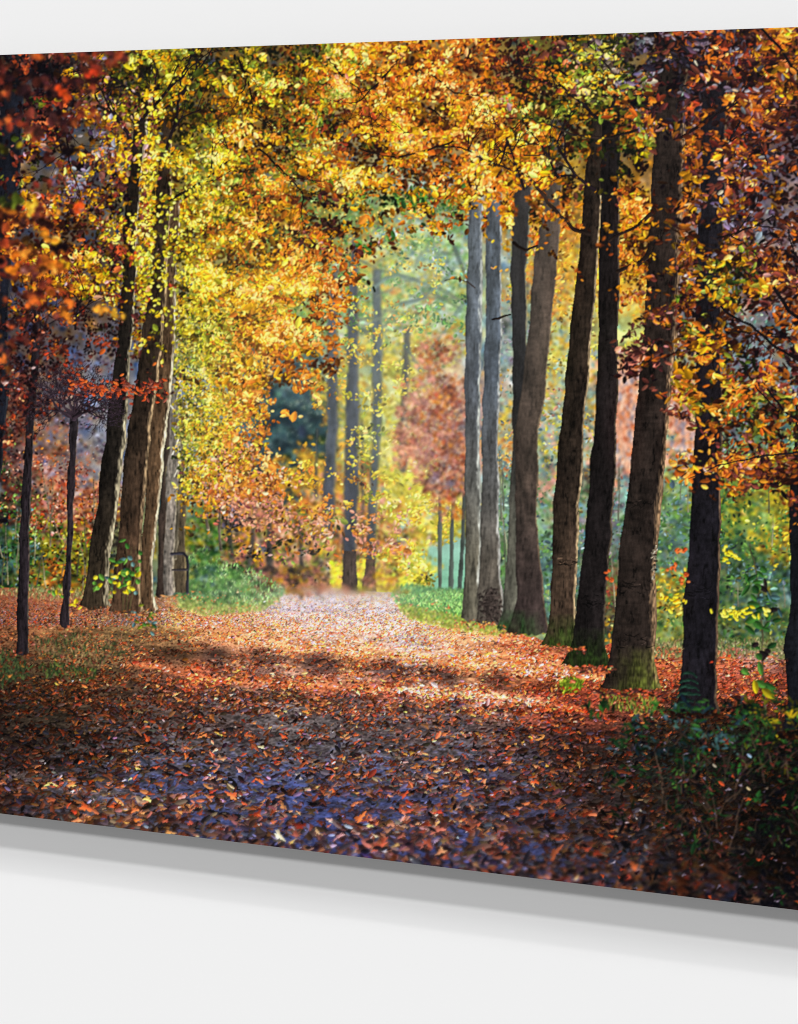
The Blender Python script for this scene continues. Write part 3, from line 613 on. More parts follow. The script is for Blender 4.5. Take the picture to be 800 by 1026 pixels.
# branches of the right row
# ---------------------------------------------------------------- the avenue, left row
M = Layer()
trunk(M, [(200,168,182),(280,167,177),(330,163,176),(400,154,172),(430,150,167),(500,146,161),(560,140,154),(590,139,153),(612,136,158)], (92,70,50), (226,214,180), tr(12), rimw=.24, seed=32, tex=.3, dark=.75)
trunk(M, [(80,163,177),(150,160,172),(200,156,172),(260,152,168),(300,148,167),(350,141,162),(400,134,156),(430,128,151),(500,121,145),(560,116,141),(600,113,141),(614,110,143)], (48,38,30), (196,164,122), tr(11), rimw=.2, seed=31, tex=.32, dark=.8, lowtint=(430,580,(84,62,46)))
trunk(M, [(15,142,156),(60,139,152),(110,137,151),(150,132,145),(200,127,141),(230,124,138),(280,123,137),(330,119,134),(350,117,131),(400,110,128),(430,107,127),(500,98,119),(560,89,111),(600,83,109),(610,80,112)], (32,28,24), (206,192,156), tr(10), rimw=.26, seed=30, tex=.3, dark=.8, lowtint=(470,590,(60,50,38)))
trunk(M, [(5,0,26),(100,0,24),(160,-2,22),(230,-10,12),(330,-16,9),(400,-20,9),(450,-26,4),(600,-40,-14),(640,-46,-10)], (24,26,34), (60,60,64), tr(0), rimw=.1, seed=33, tex=.2)
trunk(M, [(250,30,40),(330,34,42),(430,26,34),(480,23,32),(530,20,29),(580,18,29),(600,18,29),(656,17,28)], (40,34,38), (110,96,84), tr(16), rimw=.14, seed=34, tex=.3)
trunk(M, [(412,70,78),(430,70,78),(500,67,75),(560,66,72),(600,63,70),(629,60,69)], (44,38,42), (110,96,86), tr(17), rimw=.14, seed=35, tex=.3)
B.over(M)
# forks of the young tree: thin branches fanning upward
def fan(x, y, ang, l, w, depth, idn, col):
    if depth == 0 or l < 5: return
    x2, y2 = x+math.cos(ang)*l, y+math.sin(ang)*l
    stroke(B, [(x,y),((x+x2)/2+rng.normal(0,1.2),(y+y2)/2),(x2,y2)], w, w*.6, col, idn)
    for k in range(2 if depth < 4 else 3):
        fan(x2, y2, ang+rng.normal(0,.5)+(k-.5)*.5-.08*math.cos(ang), l*rng.uniform(.65,.9), w*.62, depth-1, idn, col)
for a in (-2.6,-2.2,-1.8,-1.4,-1.0,-.6):
    fan(74, 420, a, 17, 1.5, 5, tr(17,'branch'), (40,32,38))
for a in (-2.0,-1.5,-1.0): fan(34, 345, a, 20, 1.8, 4, tr(16,'branch'), (34,28,32))
for k, pts, w0, w1 in [(10,[(138,128),(130,112),(122,100),(117,92)],2.4,1.4),(10,[(150,60),(148,85),(141,112)],3,3),(16,[(45,108),(56,132),(62,152),(65,185),(68,225)],1.2,.8),(11,[(160,170),(170,158),(182,150)],1.2,.7),(11,[(235,55),(236,80),(243,100),(252,116)],1.3,.9),(11,[(247,150),(262,178),(275,205)],.9,.6),(12,[(222,280),(234,268),(244,262)],1.3,.8),(0,[(40,60),(62,90)],.8,.6)]:
    stroke(B, pts, w0, w1, (30,22,22), tr(k,'branch'))
print('trunks', time.time()-T0)

# ---------------------------------------------------------------- canopies
cl = fbm(34, 26, 4)
carve = np.ones((H, W), F)
for k, f, yy in [(10,.3,62),(11,.28,120),(12,.28,130),(1,.25,200),(2,.25,200),(3,.3,185),(4,.36,180),(5,.3,118),(6,.32,112),(7,.27,62),(8,.33,66),(0,.4,90)]:
    carve = np.where((B.id == tr(k)) & (PY > yy+14*(noiseq-.5)), f, carve)
# a window onto the far wood between the two sides
carve = np.minimum(carve, 1-.85*np.clip(1.25-np.hypot((PX-405)/62, (PY-330)/125), 0, 1))
CR = [(-60,120,tr(0,'crown')),(10,150,tr(0,'crown')),(20,300,tr(0,'crown')),(70,360,tr(16,'crown')),(80,130,tr(10,'crown')),(120,250,tr(10,'crown')),(160,120,tr(10,'crown')),(205,160,tr(11,'crown')),(190,250,tr(11,'crown')),(260,100,tr(12,'crown')),(260,300,tr(12,'crown')),(300,200,tr(12,'crown')),
      (370,90,tr(1,'crown')),(430,160,tr(2,'crown')),(490,110,tr(3,'crown')),(540,190,tr(4,'crown')),(580,90,tr(5,'crown')),(630,180,tr(6,'crown')),(680,110,tr(7,'crown')),(690,260,tr(7,'crown')),(740,180,tr(8,'crown')),(740,350,tr(8,'crown')),(800,250,tr(9,'crown')),(800,440,tr(9,'crown')),(800,80,tr(9,'crown'))]
can = palfield([
 (-60,60,36,1,.3,'MK'),(0,62,26,1,.3,'MK'),(35,70,20,1.1,.36,'MR'),(70,66,24,1.1,.4,'MGK'),(130,60,26,1.1,.45,'GLY'),(195,60,28,1.2,.42,'LGY'),(260,60,30,1.2,.5,'GLY'),(325,55,30,1.1,.62,'GOL'),(390,55,30,1.2,.75,'GO'),(455,55,28,1.2,.72,'O'),(520,52,26,1.1,.5,'OMR'),(585,50,28,1.1,.38,'LKG'),(650,45,26,1,.36,'MVK'),(715,50,28,1.1,.45,'ROM'),(780,48,28,1.1,.58,'OMG'),(860,50,40,1.1,.5,'OM'),
 (10,110,20,.9,.35,'RML'),(60,110,22,1.1,.4,'MR'),(100,110,22,.8,.5,'GMV'),(130,110,20,1,.55,'GYM'),(195,110,26,1.1,.52,'YLG'),(250,110,26,1.2,.58,'GGO'),(310,110,28,1.2,.58,'GLO'),(360,110,26,1.1,.62,'ORG'),(410,105,26,1.2,.72,'OG'),(455,105,26,1.2,.75,'OG'),(520,100,24,1.1,.56,'GLO'),(585,100,26,1.0,.42,'LLG'),(650,105,24,1.,.48,'OM'),(715,105,26,1.0,.46,'MROO'),(770,105,26,1.0,.46,'RMOO'),(800,70,18,1,.6,'OG'),(860,110,40,1.1,.4,'MR'),
 (-50,180,34,.8,.35,'RM'),(5,180,20,.7,.4,'RML'),(40,160,16,.6,.6,'GLM'),(75,170,22,.75,.5,'MGV'),(110,160,20,1,.6,'GM'),(160,165,14,.7,.6,'YG'),(195,170,26,1.1,.6,'YLG'),(250,165,24,1.1,.66,'GOL'),(310,165,26,1.1,.64,'GLO'),(360,165,26,1.0,.62,'OGG'),(400,165,24,1,.66,'OG'),(455,160,26,1.2,.7,'GO'),(520,160,24,1.1,.64,'GGO'),(575,150,20,.9,.56,'GLO'),(630,150,20,1.0,.6,'YGL'),(655,165,16,.7,.5,'OM'),(690,165,18,.9,.56,'OGM'),(730,165,22,.9,.42,'MRGV'),(790,165,26,.8,.46,'MVOG'),(860,180,40,.9,.4,'MO'),
 (-50,240,34,.9,.5,'OR'),(15,225,22,.8,.6,'OR'),(60,230,22,1,.55,'GOM'),(100,220,22,1.1,.52,'GMR'),(140,225,18,1,.6,'YGM'),(180,215,20,1.1,.68,'YG'),(230,225,24,1.1,.78,'GYO'),(280,220,24,1.1,.74,'GO'),(330,225,24,1.1,.6,'OGM'),(375,212,18,.5,.66,'OGN'),(420,205,18,.7,.72,'GON'),(460,205,20,.8,.72,'GO'),(500,205,20,.8,.75,'GO'),(545,215,18,.7,.65,'OG'),(590,205,14,.35,.6,'OM'),(637,215,18,1.1,.75,'OG'),(665,215,14,.3,.5,'OM'),(690,220,16,.9,.6,'OG'),(720,225,20,.75,.5,'GM'),(770,225,26,.45,.48,'OMV'),(860,240,40,.8,.5,'OM'),
 (10,275,20,.9,.6,'ORG'),(55,280,22,1.1,.55,'GOR'),(95,280,22,1.1,.55,'GYM'),(125,290,18,1,.6,'YGR'),(160,270,18,.9,.68,'YYL'),(200,275,24,.95,.8,'YGG'),(250,285,24,1.1,.82,'GGO'),(300,280,22,1.,.8,'OG'),(340,275,18,.8,.68,'O'),(362,280,14,.05,.6,'GN'),(420,250,18,.05,.7,'GN'),(470,245,14,.2,.75,'GO'),(510,250,14,.1,.7,'G'),(550,250,14,.5,.66,'OG'),(600,265,12,.06,.6,'O'),(636,262,14,1.1,.85,'GO'),(636,295,12,.9,.85,'GO'),(665,270,14,.5,.5,'OM'),(695,270,16,1.2,.56,'GOM'),(735,285,20,1.1,.52,'GL'),(780,280,24,.75,.5,'OM'),(860,300,40,.6,.5,'OM'),
 (10,330,18,1.1,.46,'RM'),(45,335,18,.85,.46,'MRRO'),(85,330,20,.5,.5,'MRRO'),(120,330,16,.9,.45,'MG'),(145,310,12,.5,.6,'RY'),(175,320,12,.15,.7,'Y'),(205,330,20,.8,.7,'YL'),(250,335,20,1.,.84,'OG'),(300,330,18,.85,.82,'OG'),(330,320,12,.5,.7,'O'),(355,330,12,.05,.6,'O'),(630,325,12,.4,.6,'PO'),(660,345,14,1.1,.42,'MPG'),(695,325,16,1.1,.55,'GOM'),(720,345,16,.9,.5,'GOM'),(750,335,18,.25,.5,'OM'),(785,325,20,.45,.5,'OM'),(615,340,10,.6,.5,'MP'),
 (15,375,16,1.,.42,'MMR'),(50,380,18,.65,.48,'MMRR'),(90,385,20,.2,.5,'MR'),(125,388,16,.3,.45,'MR'),(155,388,12,.35,.45,'RM'),(190,380,16,.25,.7,'Y'),(220,370,14,.7,.72,'GO'),(260,365,18,.75,.84,'OG'),(295,350,14,.75,.78,'O'),(322,362,10,.5,.8,'O'),(345,370,10,.05,.7,'O'),(640,350,14,.9,.45,'MP'),(690,370,14,1,.6,'GO'),(720,385,16,.9,.55,'GL'),(760,375,18,.45,.5,'ORM'),(790,385,18,.5,.5,'OMG'),(665,400,10,.05,.5,'O'),
 (15,415,14,.6,.35,'MR'),(55,410,18,.6,.5,'MMR'),(95,410,14,.15,.5,'RM'),(280,392,12,.3,.78,'OG'),(305,395,10,.3,.8,'O'),(330,402,9,.16,.8,'O'),(240,400,12,.3,.8,'GO'),(700,395,12,.6,.55,'GL'),(740,410,16,.9,.55,'OL'),(780,415,18,.6,.55,'GOL'),(840,400,30,.8,.5,'OG'),
 (30,455,14,.1,.4,'M'),(80,450,16,0,.4,'M'),(150,450,30,0,.4,'M'),(300,440,16,.06,.7,'O'),(380,380,40,0,.5,'O'),(500,350,50,0,.5,'O'),(590,330,20,0,.5,'O'),(610,420,30,0,.5,'O'),(700,440,10,.15,.55,'OM'),(735,440,12,.35,.5,'GL'),(780,445,14,.35,.5,'OG'),
 (690,462,9,.6,.6,'OG'),(735,463,10,.9,.5,'OM'),(770,470,10,.9,.45,'OM'),(705,482,8,.9,.72,'GO'),(725,475,8,.6,.5,'OM'),(670,463,6,.35,.6,'O'),(650,465,6,.05,.6,'O'),(740,500,12,0,.5,'O'),(790,500,16,.1,.5,'OM'),(690,510,14,0,.5,'O'),(850,470,40,.5,.5,'OM')])
BX = (X0, 10, X1, 520)
BRc = (34,26,22)
C = Layer(); foliage(C, can, 3600, BX, 2.5, CR, per=15, length=26, jit=.22, bias=-.22, noisef=cl, spread_=5, gam=2.2, carve=carve)
B.over(C, .75)
C = Layer(); foliage(C, can, 4800, BX, 2.4, CR, per=14, length=26, jit=.28, bias=-.1, spread_=3.4, noisef=cl, twig=.02, gam=2.2, carve=carve)
B.over(C, .45)
C = Layer(); foliage(C, can, 2900, BX, 2.75, CR, per=12, length=22, jit=.32, bias=.06, spread_=3.2, noisef=cl, leafang=1.1, twig=.08, gam=1.9, carve=carve)
B.over(C, .3)
def limb(x, y, a, l, w, depth, k):
    if depth == 0: return
    p = [(x, y)]
    for q in range(3): a += rng.normal(0, .16); p.append((p[-1][0]+math.cos(a)*l/3, p[-1][1]+math.sin(a)*l/3))
    stroke(B, p, w, w*.6, (24,18,20), k)
    for q in (1, 2, 3): limb(p[q][0], p[q][1], a+rng.choice([-1,1])*rng.uniform(.3,.8), l*.6, w*.55, depth-1, k)
for (x, y, a, l, w, d, k) in [(136,150,-1.9,60,2.2,3,10),(142,120,-1.0,60,2,3,10),(138,95,-2.4,50,1.6,3,10),(166,150,-1.1,70,1.8,3,11),(165,110,-.6,70,1.6,3,11),(172,200,-.7,70,1.5,3,12),(240,60,1.1,60,1.3,3,12),(260,150,.8,60,1.2,3,12),(60,110,1.3,60,1.2,3,10),(75,330,-1.6,40,1.4,4,17),(36,320,-1.5,40,1.4,4,16),
      (596,190,-2.2,60,2,3,5),(600,120,-2.6,70,1.8,3,5),(612,110,-1.2,50,1.6,3,6),(560,180,-1.9,60,1.6,3,4),(525,190,-1.7,60,1.5,3,3),(660,110,-2.2,60,2,3,7),(680,140,-.6,70,1.8,3,7),(715,160,-.7,70,1.7,3,8),(714,110,-2.0,50,1.5,3,8),(478,190,-1.8,60,1.2,3,1),(495,190,-1.3,60,1.2,3,2),(400,60,2.6,60,1.2,3,1),(430,130,2.9,60,1.1,3,2),(330,60,.9,60,1.1,3,12),(720,240,-.3,60,1.4,3,8),(728,330,.1,60,1.2,3,8)]:
    limb(x, y, a, l, w, d, tr(k,'branch'))
for k, pts, w0, w1 in [(5,[(590,235),(576,230),(562,217),(548,200),(535,184),(521,172)],2.2,1.4),(5,[(521,172),(497,164),(478,156),(462,148),(437,147)],1.4,.8),(7,[(652,246),(647,258),(640,265),(626,269),(620,272)],3,2),(5,[(573,170),(545,156),(520,156),(496,150)],1.2,.7),
      (7,[(655,74),(640,88),(630,94),(618,97)],1.5,.9),(6,[(648,145),(640,155),(634,163)],1.4,.8),(3,[(514,243),(527,251),(538,246)],2,1),(4,[(494,320),(512,315)],1.3,.9),(4,[(430,108),(447,120)],1.2,.7)]:
    stroke(B, pts, w0, w1, BRc, tr(k,'branch'))

for pts, w0, w1 in [([(560,70),(590,92),(622,98),(655,76)],1.3,1.8),([(640,130),(610,138),(575,135),(540,120),(505,118)],1.5,.8),([(430,72),(455,92),(490,98)],1.2,.8),([(610,240),(640,225),(655,212)],1.3,1.8),([(360,150),(395,158),(430,150),(460,140)],.9,1.2),([(690,95),(740,70),(790,62)],1.2,.8)]:
    stroke(B, pts, w0, w1, BRc, tr(5,'branch'))
C = Layer(); foliage(C, can, 1000, BX, 3.0, CR, per=9, length=18, jit=.38, bias=.22, noisef=cl, leafang=1.3, spread_=3.2, gam=1.6, carve=carve)
B.over(C, .2)
C = Layer(); foliage(C, can, 900, BX, 1.6, CR, per=9, length=22, jit=.5, bias=.18, noisef=cl, leafang=1.5, spread_=6, gam=1.8, carve=carve)
B.over(C, .12)
C = Layer(); foliage(C, can, 500, BX, 1.6, CR, per=8, length=20, jit=.2, bias=-.3, noisef=cl, leafang=1.5, spread_=6, gam=2.2, carve=carve)
B.over(C, .2)
# sprays that the sun shines through
C = Layer(); foliage(C, can, 520, (90,40,660,420), 2.3, CR, per=12, length=16, jit=.2, bias=.28, noisef=cl, leafang=1.3, spread_=3.4, gam=1.6, carve=carve)
B.over(C, .25)
print('canopy', time.time()-T0)

# larger, nearer sprays: right side long golden-brown leaves, left side soft orange
C = Layer()
nr = palfield([(700,190,20,.5,.6,'OGM'),(660,75,24,.8,.4,'VMK'),(700,70,24,.8,.45,'MRV'),(740,110,24,.7,.5,'RMO'),(760,80,24,.5,.5,'OMV'),(790,60,20,.6,.6,'OG'),(700,150,20,.4,.5,'OM'),(680,215,14,.5,.55,'OGM'),(640,290,10,.0,.5,'M'),(690,245,16,.9,.62,'GO'),(735,275,18,1,.55,'GL'),(780,280,18,.7,.5,'OM'),
  (660,320,16,.6,.42,'MO'),(690,330,14,.9,.6,'GOL'),(710,350,12,.8,.62,'GO'),(645,345,14,.9,.42,'MP'),(625,338,10,.7,.45,'MP'),(700,385,16,.8,.58,'GLO'),(740,380,20,.8,.55,'GLO'),(780,370,20,.4,.5,'OM'),(770,415,16,.5,.55,'GOL'),(730,420,14,.4,.6,'O'),
  (740,462,12,1,.5,'OM'),(775,470,12,1,.42,'OM'),(705,470,10,.8,.66,'GO'),(715,484,8,.9,.7,'GO'),(665,408,6,.3,.5,'M'),(668,462,5,.6,.6,'OG'),(600,300,30,0,.5,'M'),(600,450,40,0,.5,'M'),(640,420,16,0,.5,'M'),(680,520,30,0,.5,'M'),(760,520,16,0,.5,'M'),(560,200,60,0,.5,'O'),(600,60,30,.1,.4,'L'),(850,250,50,.7,.5,'OM'),(850,430,40,.7,.5,'OM'),(750,200,20,.4,.45,'MV'),(770,330,16,.3,.5,'OM'),(740,320,14,.1,.5,'O')])
foliage(C, nr, 1050, (600,20,X1,500), 3.2, CR, per=10, length=34, jit=.34, lean=.12, bias=-.04, leafang=.5, aspect=.42, spread_=3.6, twig=.12, noisef=cl, carve=np.where(carve < 1, carve+.22, 1).astype(F))
B.over(C, .3)
for pts, w0, w1 in [([(722,308),(735,318),(755,328),(775,345),(800,362),(830,380)],1.2,1.6),([(765,383),(775,398),(790,415),(812,430)],1,1.6),([(775,285),(783,300),(790,312),(802,320)],1.8,2.2),([(730,235),(745,243),(757,254),(763,265)],1,.8),([(760,25),(780,48),(800,75),(825,105)],1.5,1.8),([(745,370),(760,392),(778,410)],.8,1),([(760,458),(785,455),(815,450)],.9,1.4),([(790,230),(796,255),(803,262)],.9,.8),([(770,165),(760,140),(742,120)],.9,.6),([(690,480),(720,466),(760,458)],.5,.9)]:
    stroke(B, pts, w0, w1, (26,22,26), tr(9,'branch'))
C = Layer(); foliage(C, nr, 320, (600,20,X1,500), 2.9, CR, per=8, length=30, jit=.4, lean=.12, leafang=.5, aspect=.5, spread_=3.4, noisef=cl, bias=.08); B.over(C, .15)
C = Layer()
nl = palfield([(0,230,20,.8,.5,'RMO'),(20,245,16,.8,.52,'ORM'),(35,240,12,.8,.78,'OG'),(50,270,12,.6,.7,'O'),(5,280,16,.7,.5,'RMO'),(10,310,16,1.,.46,'RM'),(35,325,14,1,.5,'RM'),(60,318,10,.5,.65,'O'),(5,345,12,.7,.44,'RM'),(70,85,16,.7,.4,'RMM'),(30,75,14,.5,.42,'RM'),(90,75,10,.5,.45,'RM'),(65,95,10,.5,.5,'R'),(40,110,16,.8,.36,'M'),(20,125,16,.6,.35,'RM'),(0,180,14,.1,.4,'L'),(5,150,10,.2,.5,'LY'),
  (50,200,14,.2,.5,'R'),(0,400,12,0,.4,'R'),(5,365,8,.3,.6,'O'),(90,200,20,0,.5,'R'),(90,300,16,0,.5,'R'),(60,380,20,0,.5,'R'),(120,100,14,0,.5,'R'),(-50,250,30,.8,.6,'RO'),(25,160,10,.1,.4,'R'),(80,250,12,.15,.6,'G'),(-50,100,30,.6,.4,'RM')])
foliage(C, nl, 330, (X0,40,130,400), 4.0, tr(0,'crown'), per=8, length=24, jit=.3, leafang=1.2, aspect=.75, spread_=5, kind='leaf')
B.over(C, 1.3)
C = Layer()   # a few bright discs of leaf in front, upper left
for (x, y, c) in [(30,205,(250,190,40)),(33,212,(245,200,60)),(22,258,(236,120,30)),(10,272,(240,130,30)),(36,300,(236,110,40)),(66,315,(244,140,40)),(3,362,(240,120,50)),(48,238,(240,150,40)),(60,90,(226,70,26)),(68,98,(230,80,30)),(92,74,(210,60,30)),(27,255,(240,150,50)),(80,205,(230,80,30)),(70,305,(240,120,40)),(100,310,(240,160,50)),(120,318,(240,180,50))]:
    n = 5; splat(C, x+rng.normal(0,3,n), y+rng.normal(0,3,n), rng.uniform(2.6,4.4,n), rng.uniform(1.8,3.2,n), rng.uniform(0,3,n), (np.array([c])*rng.uniform(.75,1.05,(n,1))).astype(F), np.full(n,tr(0,'crown')))
B.over(C, .8)
# yellow-green individual leaves about the left trunks
C = Layer(); n = 330
x = rng.normal(172,24,n); y = rng.normal(245,44,n); c = tone(rng.choice([PK.index('Y'),PK.index('L'),PK.index('Y')],n), rng.uniform(.45,1,n))
splat(C, x, y, rng.uniform(1.4,2.6,n), rng.uniform(.9,1.8,n), rng.uniform(0,3,n), c.astype(F), np.full(n,tr(11,'crown'))); B.over(C, .15)
for a in (-2.7,-2.3,-1.9,-1.5,-1.1,-.7,-.35):
    fan(74, 418, a, 16, 1.3, 5, tr(17,'branch'), (44,34,40))
# russet spray across the left trunks
C = Layer(); n = 190
x = rng.uniform(70,168,n); y = 388+rng.normal(0,5,n)+(x-100)*.02; c = tone(rng.choice([PK.index('R'),PK.index('M')],n), rng.uniform(.3,.8,n))
splat(C, x, y, rng.uniform(1.8,3.2,n), rng.uniform(.8,1.5,n), rng.normal(.3,.6,n), c.astype(F), np.full(n,tr(16,'crown'))); B.over(C)

# ---------------------------------------------------------------- shoots and undergrowth in front
C = Layer()
def shoot(pts, n, size, pals, t0, t1, idn, w=.7, spreadx=8, asp=.5):
    stroke(C, pts, w, w*.6, (60,58,40), idn)
    P = np.array(pts, float); k = np.sort(rng.uniform(0, len(P)-1, n)); x = np.interp(k, range(len(P)), P[:,0]); y = np.interp(k, range(len(P)), P[:,1])
    s = np.where(np.arange(n)%2, 1, -1); x = x+s*rng.uniform(.4,1,n)*spreadx; y = y+rng.normal(0,2,n)
    c = tone(np.array([PK.index(pals[i]) for i in rng.integers(0,len(pals),n)]), rng.uniform(t0,t1,n))
    splat(C, x, y, size*rng.uniform(.7,1.25,n), size*asp*rng.uniform(.7,1.1,n), s*rng.normal(.5,.3,n), c.astype(F), np.full(n,idn), soft=.25)
SH = [ident('leafy_shoot','',k) for k in range(6)]
def cluster(x0, y0, sx, sy, n, size, pals, t0, t1, idn, asp=.6):
    x = rng.normal(x0, sx, n); y = rng.normal(y0, sy, n)
    c = tone(np.array([PK.index(pals[i]) for i in rng.integers(0,len(pals),n)]), rng.uniform(t0,t1,n))
    splat(C, x, y, size*rng.uniform(.6,1.3,n), size*asp*rng.uniform(.6,1.2,n), rng.normal(.4,.8,n), c.astype(F), np.full(n,idn), soft=.25)
for q in range(3): stroke(C, [(122+q*4,612),(126+q*5,575),(128+q*4,548)], .8, .4, (70,62,40), SH[0])
cluster(128,570,7,14,26,3.4,'NNT',.25,.6,SH[0]); cluster(118,585,8,10,16,3.2,'YNY',.45,.85,SH[0]); cluster(98,585,3,6,6,3.4,'YN',.5,.85,SH[0]); cluster(136,580,4,8,8,3.4,'YN',.5,.85,SH[0])
cluster(146,622,7,8,22,2.6,'NLT',.25,.55,SH[1]); cluster(60,592,4,4,8,2.6,'NY',.4,.7,SH[1]); cluster(76,606,3,3,5,2.8,'Y',.6,.9,SH[1])
stroke(C, [(768,735),(765,690),(764,640),(760,590),(756,560),(752,545)], 1.2, .6, (60,58,40), SH[2])
cluster(764,640,10,34,20,5.6,'NNK',.2,.5,SH[2],.5); cluster(752,590,9,16,12,5.8,'NN',.22,.48,SH[2],.55); cluster(762,690,8,16,12,6.5,'NNY',.3,.55,SH[2],.5); cluster(775,610,7,18,8,5.2,'NT',.2,.4,SH[2],.5)
for j in range(6):
    for sgn in (-1,1):
        y0 = 674+j*7; stroke(C, [(690,y0),(690+sgn*(5+j),y0+1),(690+sgn*(8+j*1.2),y0+4)], 1.6, .7, (30,58,46), SH[3])
cluster(732,560,5,5,14,2.8,'Y',.6,.9,SH[4]); cluster(738,614,11,3.5,34,2.8,'Y',.6,.95,SH[4]); cluster(676,603,6,5,24,2.8,'YG',.6,.95,SH[4])
cluster(682,553,3,3,10,2.3,'R',.6,.85,SH[5],.8); cluster(677,568,3,3,6,2.3,'R',.6,.85,SH[5],.8); cluster(684,580,3,4,9,2.3,'R',.6,.85,SH[5],.8); cluster(613,577,2.5,4,6,2.2,'R',.6,.8,SH[5],.8)
B.over(C, .35)
C = Layer()
dk = palfield([(650,735,16,.8,.34,'NTK'),(620,750,14,.4,.25,'NK'),(690,745,20,1.,.3,'NT'),(740,735,18,1.,.32,'NTK'),(780,725,16,1.2,.45,'NY'),(760,752,16,1.2,.4,'NNYK'),(640,775,20,.4,.2,'NK'),(700,790,26,.4,.15,'KN'),(780,790,26,.8,.14,'KN'),(780,850,26,.6,.1,'K'),(720,840,24,.2,.12,'KN'),(860,780,50,1.3,.15,'KN'),(600,720,14,.2,.25,'N'),(560,760,20,.05,.2,'N'),(640,830,24,.08,.1,'K'),(700,890,24,.1,.1,'K'),(620,700,12,.15,.4,'N'),(700,700,12,.1,.3,'N'),(540,830,30,0,.2,'N'),(400,750,90,0,.1,'K')])
foliage(C, dk, 640, (580,700,X1,935), 3.4, UG, per=10, length=26, jit=.16, aspect=.32, leafang=.9, spread_=6, lean=.3, bias=-.04)
for _ in range(170):
    x0 = rng.uniform(660,860); y0 = rng.uniform(735,860); a = rng.normal(-1.4,.6); l = rng.uniform(8,34)
    stroke(C, [(x0,y0),(x0+math.cos(a)*l,y0+math.sin(a)*l)], .7,.35, tuple(np.array([86,66,54])*rng.uniform(.15,.9)), UG)
B.over(C, .7)
C = Layer(); n = 420
x = rng.uniform(600,860,n); y = rng.uniform(740,905,n); c = tone(rng.choice([PK.index(p) for p in 'MRMVK'],n), rng.beta(1.6,3.4,n)*.9)
splat(C, x, y, rng.uniform(1.6,4.6,n), rng.uniform(.8,2.0,n), rng.normal(0,.6,n), c.astype(F), np.full(n,UG), kind='lobed')
for (x,y,a_,c) in [(723,785,4,(186,74,40)),(751,757,3.4,(130,156,180)),(716,767,3,(150,140,120)),(750,790,3,(180,160,120)),(642,812,1.6,(210,200,180)),(638,820,1.4,(200,190,180)),(793,748,2,(60,60,30))]:
    splat(C, np.array([x+.1]), np.array([y+.1]), np.array([a_*1.]), np.array([a_*.42]), .7, np.array([c],F), np.array([UG]))
B.over(C, .4)
def of_(*names): return np.isin(B.id, [v for k, v in IDS.items() if k[0] in names]).astype(F)
# leaves drifted against the feet of the trees
DR = Layer(); DR.rgb = B.rgb.copy()
feet = np.zeros((H, W), F)
for (xa, xb, yb) in [(455,510,624),(500,552,636),(540,588,650),(558,616,670),(598,668,693),(672,724,716),(780,836,734),(78,114,609),(108,160,613),(12,34,656),(56,74,628),(155,190,597)]:
    feet = np.maximum(feet, np.exp(-((PY-yb-1)/2.6)**2)*(PX > xa)*(PX < xb))
vg = blur(of_('grass_verge', 'grass_tuft', 'ivy_bank'), 3)*np.clip(2*noise(12, 5)-.7, 0, 1)
G = DR
litter(9000, 575, 700, TM, .0, .35, vg*(PY > 585), kind='leaf', asp=(.25,.5), G=DR); litter(5000, 575, 700, TO, -.1, .3, vg*(PY > 590), G=DR)
litter(60000, 588, 745, TM, .1, .4, feet*.6, kind='leaf', asp=(.25,.5), G=DR); litter(30000, 588, 745, TO, .0, .35, feet*sun*.6, G=DR); litter(20000, 588, 745, TD, .0, .3, feet*.6, kind='leaf', asp=(.25,.5), G=DR)
B.over(DR, .1)
print('front', time.time()-T0)

# ---------------------------------------------------------------- the air between the far trees, then print finish
img = B.rgb
def of(*names): return np.isin(B.id, [v for k, v in IDS.items() if k[0] in names]).astype(F)
far = blur(.45*of('evergreen_tree')+.6*of('rose_leaved_tree')+of('background_woodland','far_tree','golden_thicket','lime_crown','copper_crown','meadow','slender_sapling','green_shrub','coral_crown'), .6)
hz = far*(.2*np.exp(-((PX-385)/95)**2-((PY-380)/190)**2)+.16*np.exp(-((PX-560)/110)**2-((PY-430)/170)**2)+.07)
grd = blur(of('path','leaf_litter','grass_verge','ivy_bank'), 1.0)
hz += grd*.34*np.exp(-((PX-340)/150)**2-((PY-592)/20)**2)
hz = hz+blur(of('golden_crown'), 1)*.10
near = blur(np.isin(B.id, [tr(1), tr(2), tr(3), tr(4), tr(13), tr(14), tr(15)]).astype(F), .5)
hz += near*.13*np.clip((640-PY)/400, 0, 1)
hz = np.clip(hz, 0, .6)
img = img*(1-hz[..., None])+np.array([202,212,196], F)*hz[..., None]
q = (np.exp(-((PX-340)/62)**2-((PY-591)/5)**2)*.9)[..., None]
img = img*(1-q)+blur(img, 2.2)*q                # the crest of the way melts into the wood
q = (blur(np.isin(B.id, [tr(11,'crown'), tr(12,'crown'), tr(10,'crown')]+[v for k, v in IDS.items() if k[0] == 'golden_crown']).astype(F), 1)*.17*np.exp(-((PX-255)/80)**2-((PY-330)/120)**2))[..., None]
img = img*(1-q)+np.array([252,214,110], F)*q     # thin leaves lit from behind
q = (far*.16*np.exp(-((PX-415)/60)**2-((PY-270)/90)**2))[..., None]
img = img*(1-q)+np.array([206,226,226], F)*q
gl = blur(np.clip(img-150, 0, 105), 9)
img = img+gl*.28*(1-img/255)
del DR
img = img+(img-blur(img, .9))*.38
img += rng.normal(0, 3.2, img.shape[:2]).astype(F)[..., None]
l = img.mean(2, keepdims=True)/255
img = img*(1+.12*np.clip(l-.22, 0, .5))+1
img = np.clip(img, 2, 255)
ids = B.id
AMB = .176
